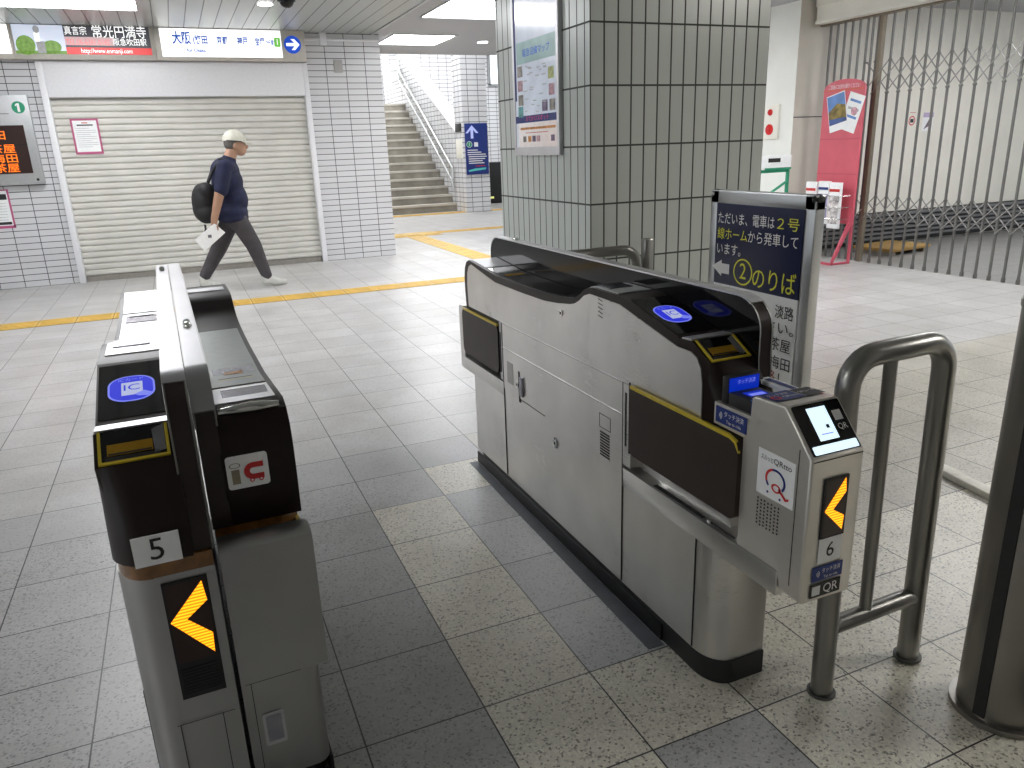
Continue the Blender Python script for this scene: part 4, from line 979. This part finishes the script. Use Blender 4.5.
# ---- QR reader box on number 6
Q = [(-.151, .402), (-.151, .728), (-.070, .818), (.022, .812), (.028, .806), (.030, .765), (.152, .763), (.152, .711), (.049, .709), (.049, .446), (-.085, .446), (-.085, .405)]
mb = MB(); mb.prism(Q, 0, 0.0, .140, QSTEEL)
es = [e for e in mb.bm.edges if abs(e.verts[0].co.x - e.verts[1].co.x) < 1e-6 and min(e.verts[0].co.y, e.verts[1].co.y) < 0 and max(e.verts[0].co.y, e.verts[1].co.y) < .03]
bmesh.ops.bevel(mb.bm, geom=es, offset=.007, segments=3, affect='EDGES', profile=.5)
qr = mb.build('reader_box', g6)
mb = MB(); mb.box(-.001, .001, -.1185, -.117, .43, .74, SEAM); mb.box(.005, .135, -.1522, -.1505, .722, .7235, SEAM); mb.build('box_seam', qr)
# sloped screen
M = frame((.070, -.151, .728), (1, 0, 0), (0, .081, .090))
mb = MB(); mb.rect(M, -.062, .062, .006, .116, GLOSSBLK, .002, r=.004, t=.002); mb.build('screen_glass', qr)
mb = MB(); mb.rect(M, -.030, .020, .034, .106, SCREEN_E, .0025); mb.rect(M, .0, .008, .058, .066, BLACKP, .003); mb.rect(M, -.02, .01, .046, .048, BLUE_L, .003)
mb.build('screen', qr, recalc=False)
mb = MB(); mb.rect(M, -.058, .058, .008, .026, SCREEN_E, .0025, r=.003); mb.build('scan_light', qr, recalc=False)
mb = MB(); mb.rect(M, .030, .052, .070, .092, WHITEP, .0026); mb.text(M, .041, .056, 'QR', .018, WHITEP, .0028, width=.024); mb.build('screen_sticker', qr, merge=False, recalc=False)
# front face: arrow, number, stickers
M = YN((0, -.1525, 0))
arrow_display(M, .036, .100, .548, .682, qr, False)
mb = MB(); mb.rect(M, .037, .098, .490, .547, WHITE, .002, t=.0015); mb.text(M, .0675, .518, '6', .048, BLACKP, .0025, bold=0); mb.build('number_plate', qr)
def wave(mb, M, x, y, s, m, d):
    for k, r in enumerate((.35, .62, .9)): mb.disc(M, (x - s * .3, y), s * r, m, d, 10, a0=-50, a1=50, inner=1 - .14 / r)
mb = MB(); mb.rect(M, .026, .108, .449, .483, NAVY, .002, t=.0015); wave(mb, M, .038, .466, .012, WHITEP, .0025); mb.text(M, .076, .471, 'タッチ決済', .013, WHITEP, .0025, width=.050); mb.text(M, .076, .4565, 'Tap to ride', .009, WHITEP, .0025, width=.038); mb.build('touch_sticker', qr, merge=False)
mb = MB(); mb.rect(M, .024, .106, .411, .443, BLACKP, .002, t=.0015); mb.rect(M, .028, .050, .416, .438, WHITEP, .0025); mb.text(M, .079, .427, 'QR', .030, WHITEP, .0025, width=.040); mb.build('code_sticker', qr, merge=False)
# side face stickers
M = XN((-.0005, 0, 0))
mb = MB(); mb.rect(M, .003, .112, .603, .706, WHITE, .001, t=.001)
mb.text(M, .058, .690, 'スルッと', .015, BLACKP, .0016, align='CENTER', width=.032) if False else None
mb.text(M, .030, .689, 'スルッと', .014, BLACKP, .0016, width=.036); mb.text(M, .076, .690, 'QRtto', .018, BLACKP, .0016, width=.052)
mb.disc(M, (.058, .648), .030, NAVY, .0016, 40, ry=.026, a0=-40, a1=110, inner=.80); mb.disc(M, (.058, .648), .030, REDP, .0016, 40, ry=.026, a0=110, a1=200, inner=.80); mb.disc(M, (.058, .648), .030, NAVY, .0015, 30, ry=.026, a0=200, a1=225, inner=.80)
mb.disc(M, (.062, .632), .014, REDP, .0018, 30, ry=.010, inner=.62); mb.poly(M, [(.070, .636), (.092, .620), (.100, .624), (.099, .618), (.090, .614), (.068, .630)], REDP, .0018)
mb.disc(M, (.038, .616), .003, NAVY, .0018); mb.disc(M, (.075, .612), .003, NAVY, .0018)
mb.build('logo_sticker', qr, label='white sticker with a red and navy Q-shaped mark', merge=False)
mb = MB()
for i in range(7):
    for j in range(8): mb.disc(M, (.010 + i * .0105, .590 - j * .0085 + (0 if i % 2 == 0 else -.002)), .0028, SEAM, .0008, 6)
mb.build('speaker_grille', qr, merge=False)
mb = MB(); mb.rect(M, -.145, -.040, .718, .756, NAVY, .001, t=.001); wave(mb, M, -.130, .737, .014, WHITEP, .0016); mb.text(M, -.082, .743, 'タッチ決済', .015, WHITEP, .0016, width=.066); mb.text(M, -.082, .727, 'Tap to ride', .011, WHITEP, .0016, width=.05); mb.build('touch_sticker', qr, merge=False)
# top stickers
M = frame((.07, -.02, .8155), (1, 0, 0), (0, 1, -.06))
mb = MB(); mb.rect(M, -.066, .012, -.02, .038, NAVY, .0015); mb.text(M, -.03, .018, 'タッチ決済', .014, WHITEP, .002, width=.055); mb.disc(M, (-.05, .0), .012, REDP, .002, 20, inner=.6); mb.text(M, -.012, .0, 'QRtto', .014, WHITEP, .002, width=.04)
mb.rect(M, .014, .066, -.02, .034, BLACKP, .0015); mb.text(M, .040, .010, 'QRコード', .014, WHITEP, .002, width=.044); mb.build('top_sticker', qr, merge=False, recalc=False)
# touch payment reader between box and cover
mb = MB(); mb.box(.004, .090, .032, .112, .765, .796, BLACK, .004); mb.build('touch_reader', qr)
mb = MB(); Mt = frame((.047, .07, .7966), (1, 0, 0), (0, 1, 0))
mb.rect(Mt, -.026, .026, -.028, .018, DEEPB_E, .0006); mb.rect(Mt, -.02, .02, -.01, .005, BLUE_L, .001); mb.rect(Mt, -.042, .044, -.038, -.031, CYAN_E, .001); mb.build('touch_screen', qr, merge=False, recalc=False)
mb = MB(); mb.box(.004, .02, .03, .036, .763, .808, NAVY); mb.build('edge_label', qr)
mb = MB(); mb.box(.004, .092, .114, .135, .765, .829, BLACK, .003)
mb.rect(YN((.048, .113, .808)), -.042, .042, -.016, .018, DEEPB_E, .0006); mb.text(YN((.048, .113, .808)), .006, .006, 'タッチ決済', .013, BLUE_L, .001, width=.05); mb.rect(YN((.048, .113, .808)), -.034, .034, -.019, -.014, CYAN_E, .001); mb.build('touch_panel', qr, merge=False, recalc=False)
mb = MB(); mb.box(.118, .150, .0, .15, .79, .80, WHITE, .001); mb.rect(frame((.134, .075, .8005), (1, 0, 0), (0, 1, 0)), -.008, .008, -.06, .06, NAVY, .0006); mb.build('side_label', qr)

# ================================================================== MAN WALKING PAST THE SHUTTER
SKIN = plain('skin', (.42, .24, .16), .5, var=.06, scale=20)
SHIRT = plain('navy_shirt', (.006, .009, .042), .8, var=.25, scale=12)
PANTS = plain('grey_trousers', (.062, .056, .062), .85, var=.2, scale=12)
SHOE = plain('white_shoe', (.62, .62, .58), .55, var=.08)
CAPW = plain('white_cap', (.66, .65, .56), .75, var=.08, scale=25)
HAIR = plain('grey_hair', (.12, .11, .10), .7, var=.3, scale=60)
BAG = plain('black_bag', (.010, .010, .012), .65, var=.2)

class Blob:
    """tapered capsules and ellipsoids fused into one continuous skin"""
    def __init__(s): s.mb = MB()
    def cap(s, a, b, ra, rb, k=1.0):
        a, b = V(a), V(b); n = 7
        s.mb.tube([a + (b - a) * i / n for i in range(n + 1)], [ra + (rb - ra) * i / n for i in range(n + 1)], SKIN, 16)
        s.mb.ell(a, (ra,) * 3, SKIN); s.mb.ell(b, (rb,) * 3, SKIN); return s
    def chain(s, pts):
        for (a, ra), (b, rb) in zip(pts, pts[1:]): s.cap(a, b, ra, rb)
        return s
    def ell(s, c, r, rot=None): s.mb.ell(c, r, SKIN, rot); return s
    def build(s, name, mat, vox, parent, smooth=6, cut=None):
        o = s.mb.build('tmp', merge=False)
        md = o.modifiers.new('r', 'REMESH'); md.mode = 'VOXEL'; md.voxel_size = vox
        sm = o.modifiers.new('s', 'SMOOTH'); sm.iterations = smooth; sm.factor = .5
        dg = bpy.context.evaluated_depsgraph_get(); dg.update()
        me = bpy.data.meshes.new_from_object(o.evaluated_get(dg)); me.name = name
        bpy.data.objects.remove(o)
        bm = bmesh.new(); bm.from_mesh(me)
        if cut:
            for co, no in cut: bmesh.ops.bisect_plane(bm, geom=bm.verts[:] + bm.edges[:] + bm.faces[:], plane_co=co, plane_no=no, clear_outer=True)
        for f in bm.faces: f.smooth = True; f.material_index = 0
        bm.to_mesh(me); bm.free(); me.materials.clear(); me.materials.append(mat)
        r = bpy.data.objects.new(name, me); C.objects.link(r)
        if parent: r.parent = parent
        return r

MY = 7.38
man = empty('person', (-.30, MY, 0), 'man in navy shirt, grey trousers and white cap walking past the roller shutter', 'person')
def P(x, y, z): return V((x + .30, y, z))          # x in world metres, y across the body (minus = his right, towards us)
RY = lambda d: Matrix.Rotation(math.radians(d), 3, 'Y')
b = Blob()
b.ell(P(-.185, 0, 1.475), (.098, .074, .112), RY(12)); b.ell(P(-.150, 0, 1.425), (.062, .056, .07), RY(20)); b.ell(P(-.140, 0, 1.385), (.045, .045, .036))
b.ell(P(-.076, 0, 1.438), (.020, .015, .022), RY(30)); b.ell(P(-.098, 0, 1.402), (.018, .026, .010)); b.ell(P(-.100, 0, 1.388), (.018, .026, .009))
for s_ in (-1, 1): b.ell(P(-.195, s_ * .075, 1.448), (.020, .012, .032), RY(10)); b.ell(P(-.102, s_ * .030, 1.462), (.012, .014, .010))
b.cap(P(-.215, 0, 1.42), P(-.285, 0, 1.28), .058, .066)
b.ell(P(-.315, 0, 1.22), (.11, .18, .10)); b.cap(P(-.31, 0, 1.2), P(-.30, 0, .85), .12, .13)
for s_ in (-1, 1): b.cap(P(-.30, s_ * .05, .86), P(-.30, s_ * .08, .80), .11, .10)
# right arm hangs slightly back, left arm swings forward
b.chain([(P(-.335, -.185, 1.255), .055), (P(-.415, -.235, 1.00), .050), (P(-.495, -.225, .76), .036), (P(-.505, -.222, .72), .032)])
b.ell(P(-.512, -.222, .685), (.030, .020, .045), RY(10))
for k, (dx, ln) in enumerate(((.024, .055), (.008, .062), (-.008, .058), (-.022, .046))):
    a = P(-.512 + dx, -.228, .655); m_ = a + V((-.004, -.006, -ln * .55)); e_ = m_ + V((-.004, .018, -ln * .40)); b.chain([(a, .0095), (m_, .0088), (e_, .0075)])
b.chain([(P(-.490, -.236, .69), .011), (P(-.478, -.250, .665), .0098), (P(-.482, -.256, .640), .008)])
b.chain([(P(-.305, .185, 1.255), .055), (P(-.285, .225, 1.00), .046), (P(-.245, .215, .79), .034), (P(-.24, .212, .75), .030)])
b.ell(P(-.235, .212, .72), (.030, .020, .042), RY(-10))
for k, (dx, ln) in enumerate(((.020, .055), (.006, .062), (-.008, .058), (-.020, .046))):
    a = P(-.232 + dx, .212, .69); m_ = a + V((.006, 0, -ln * .5)); e_ = m_ + V((-.006, -.012, -ln * .4)); b.chain([(a, .0095), (m_, .0088), (e_, .0075)])
b.chain([(P(-.245, .195, .72), .011), (P(-.235, .180, .70), .0098), (P(-.228, .176, .68), .008)])
# legs
HIPR, HIPL = P(-.29, -.085, .80), P(-.30, .085, .80)
b.chain([(HIPR, .090), (P(-.145, -.085, .445), .058), (P(-.045, -.085, .09), .040)])      # right leg forward
b.chain([(HIPL, .090), (P(-.475, .085, .44), .058), (P(-.675, .085, .13), .040)])        # left leg trailing
b.cap(P(-.045, -.085, .06), P(.08, -.085, .035), .036, .026); b.cap(P(-.67, .085, .085), P(-.575, .085, .035), .036, .026)
b.build('body', SKIN, .0075, man, 3)
# shirt
b = Blob()
b.ell(P(-.315, 0, 1.235), (.125, .205, .09), RY(8)); b.cap(P(-.32, 0, 1.20), P(-.325, 0, .98), .145, .150); b.ell(P(-.31, 0, 1.10), (.155, .195, .16))
b.ell(P(-.285, 0, .93), (.155, .18, .19), RY(-6)); b.ell(P(-.30, 0, .84), (.150, .18, .13))
b.ell(P(-.305, 0, .79), (.158, .212, .11)); b.ell(P(-.305, 0, .735), (.158, .214, .062))
for s_ in (-1, 1):
    b.cap(P(-.315, s_ * .17, 1.25), P(-.335, s_ * .19, 1.235), .075, .072)
b.chain([(P(-.335, -.185, 1.245), .078), (P(-.395, -.228, 1.03), .070)]); b.chain([(P(-.305, .185, 1.245), .078), (P(-.288, .222, 1.04), .070)])
b.cap(P(-.28, 0, 1.27), P(-.265, 0, 1.315), .080, .070)
b.build('shirt', SHIRT, .010, man, 5)
# trousers
b = Blob()
b.ell(P(-.295, 0, .80), (.115, .150, .12))
b.chain([(HIPR + V((0, 0, -.03)), .104), (P(-.145, -.085, .445), .082), (P(-.055, -.085, .125), .058)])
b.chain([(HIPL + V((0, 0, -.03)), .104), (P(-.475, .085, .44), .082), (P(-.660, .085, .155), .058)])
b.ell(P(-.30, 0, .70), (.10, .12, .09))
b.build('trousers', PANTS, .010, man, 4)
def shoe(heel, toe, nm):
    b = Blob(); h, t_ = V(heel), V(toe); d = (t_ - h)
    b.cap(h + V((0, 0, .015)), h + d * .6 + V((0, 0, .008)), .044, .038); b.cap(h + d * .5, t_, .040, .030); b.cap(h + V((0, 0, .03)), h + V((.0, 0, .06)), .044, .042)
    for k in range(2): b.ell(h + d * .3 + V((0, 0, .03)), (.06, .042, .035))
    o = b.build(nm, SHOE, .008, man, 3, cut=[((0, 0, .003), (0, 0, -1))] if heel[2] < .06 else None)
    return o
shoe(P(-.075, -.085, .048), P(.125, -.085, .034), 'shoe')
shoe(P(-.690, .085, .060), P(-.545, .085, .032), 'shoe')
# hair and cap
b = Blob(); b.ell(P(-.210, 0, 1.475), (.088, .080, .085), RY(15)); b.build('hair', HAIR, .008, man, 2, cut=[((P(-.17, 0, 0).x, 0, 0), (1, 0, 0)), ((0, 0, 1.415), (0, 0, -1))])
b = Blob(); b.ell(P(-.188, 0, 1.505), (.115, .092, .105), RY(8)); cap_o = b.build('cap', CAPW, .008, man, 3, cut=[((P(-.188, 0, 1.492).x, 0, 1.492), Matrix.Rotation(math.radians(6), 3, 'Y') @ V((0, 0, -1)))])
mb = MB(); pts = [(P(-.11, 0, 0).x + .095 * math.cos(a), .078 * math.sin(a)) for a in [math.radians(-95 + 190 * k / 14) for k in range(15)]]
mb.prism(pts, 2, -.004, .005, CAPW, M=Matrix.Translation((0, 0, 1.487)) @ Matrix.Translation((P(-.11, 0, 0).x, 0, 0)) @ Matrix.Rotation(math.radians(14), 4, 'Y') @ Matrix.Translation((-P(-.11, 0, 0).x, 0, 0))); mb.build('brim', cap_o)
mb = MB(); mb.tube([P(-.30 + .10 * math.cos(a) + .11, .093 * math.sin(a), 1.496 - .012 * math.cos(a)) for a in [2 * math.pi * k / 24 for k in range(25)]], .006, HAIR, 6, caps=False); mb.build('cap_band', cap_o)
mb = MB()
for s_ in (-1, 1):
    mb.ell(P(-.092, s_ * .030, 1.463), (.006, .009, .005), BLACKP, seg=10, rings=6)
mb.build('eye', man)
# backpack
bp = empty('backpack', (-.56, MY, 0), 'black backpack on the back of the walking man', 'backpack')
b = Blob(); 
b.cap((-.00, -.06, .80), (-.00, .06, .80), .105, .105); b.cap((.03, -.07, 1.02), (.03, .07, 1.02), .085, .085); b.ell((-.01, 0, .90), (.115, .15, .20)); b.ell((-.05, 0, .84), (.075, .12, .12))
b.build('pack', BAG, .010, bp, 5)
for s_ in (-1, 1):
    mb = MB(); mb.tube([(.06, s_ * .09, 1.10), (.12, s_ * .115, 1.22), (.20, s_ * .12, 1.325), (.27, s_ * .125, 1.32), (.33, s_ * .125, 1.24), (.30, s_ * .12, 1.15)], .014, BAG, 8); mb.build('strap', bp)
mb = MB(); mb.tube([(-.03, -.06, .69), (-.03, -.065, .64), (-.04, -.07, .60)], [.012, .010, .016], BAG, 8); mb.build('tassel', bp)
# papers in hand
pa = empty('folder', (-.56, MY - .245, .57), 'white folder held in the hand of the walking man', 'folder')
M = YN((0, 0, 0)); mb = MB(); qd = [(-.155, -.01), (-.076, -.13), (.145, .04), (.055, .14)]
mb.prism(qd, 1, -.004, .004, WHITE); mb.build('sheet', pa)
mb = MB(); mb.rect(YN((0, -.0052, 0)), -.025, .01, .0, .03, plain('folder_mark', (.12, .12, .14), .5, var=0), 0); mb.build('mark', pa)

# ================================================================== LIGHT, WORLD, CAMERA
w = bpy.data.worlds.new('world'); bpy.context.scene.world = w; w.use_nodes = True
bg = w.node_tree.nodes['Background']; bg.inputs[0].default_value = (.80, .84, .86, 1); bg.inputs[1].default_value = 1.2

cd = bpy.data.cameras.new('camera'); cam = bpy.data.objects.new('camera', cd); C.objects.link(cam)
cd.sensor_fit = 'HORIZONTAL'; cd.sensor_width = 36; cd.lens = 36 * 752.264 / 1024; cd.clip_start = .02; cd.clip_end = 100
cam.matrix_world = Matrix.Translation((-2.71658734 * .3, -3.91150436 * .3, 4.45306827 * .3)) @ Matrix.Rotation(-.399598897, 4, 'Z') @ Matrix.Rotation(1.266329, 4, 'X') @ Matrix.Rotation(-.0364070857, 4, 'Z')
bpy.context.scene.camera = cam
vs = bpy.context.scene.view_settings
vs.view_transform = 'Standard'; vs.look = 'None'; vs.exposure = 0.0; vs.gamma = 1.0
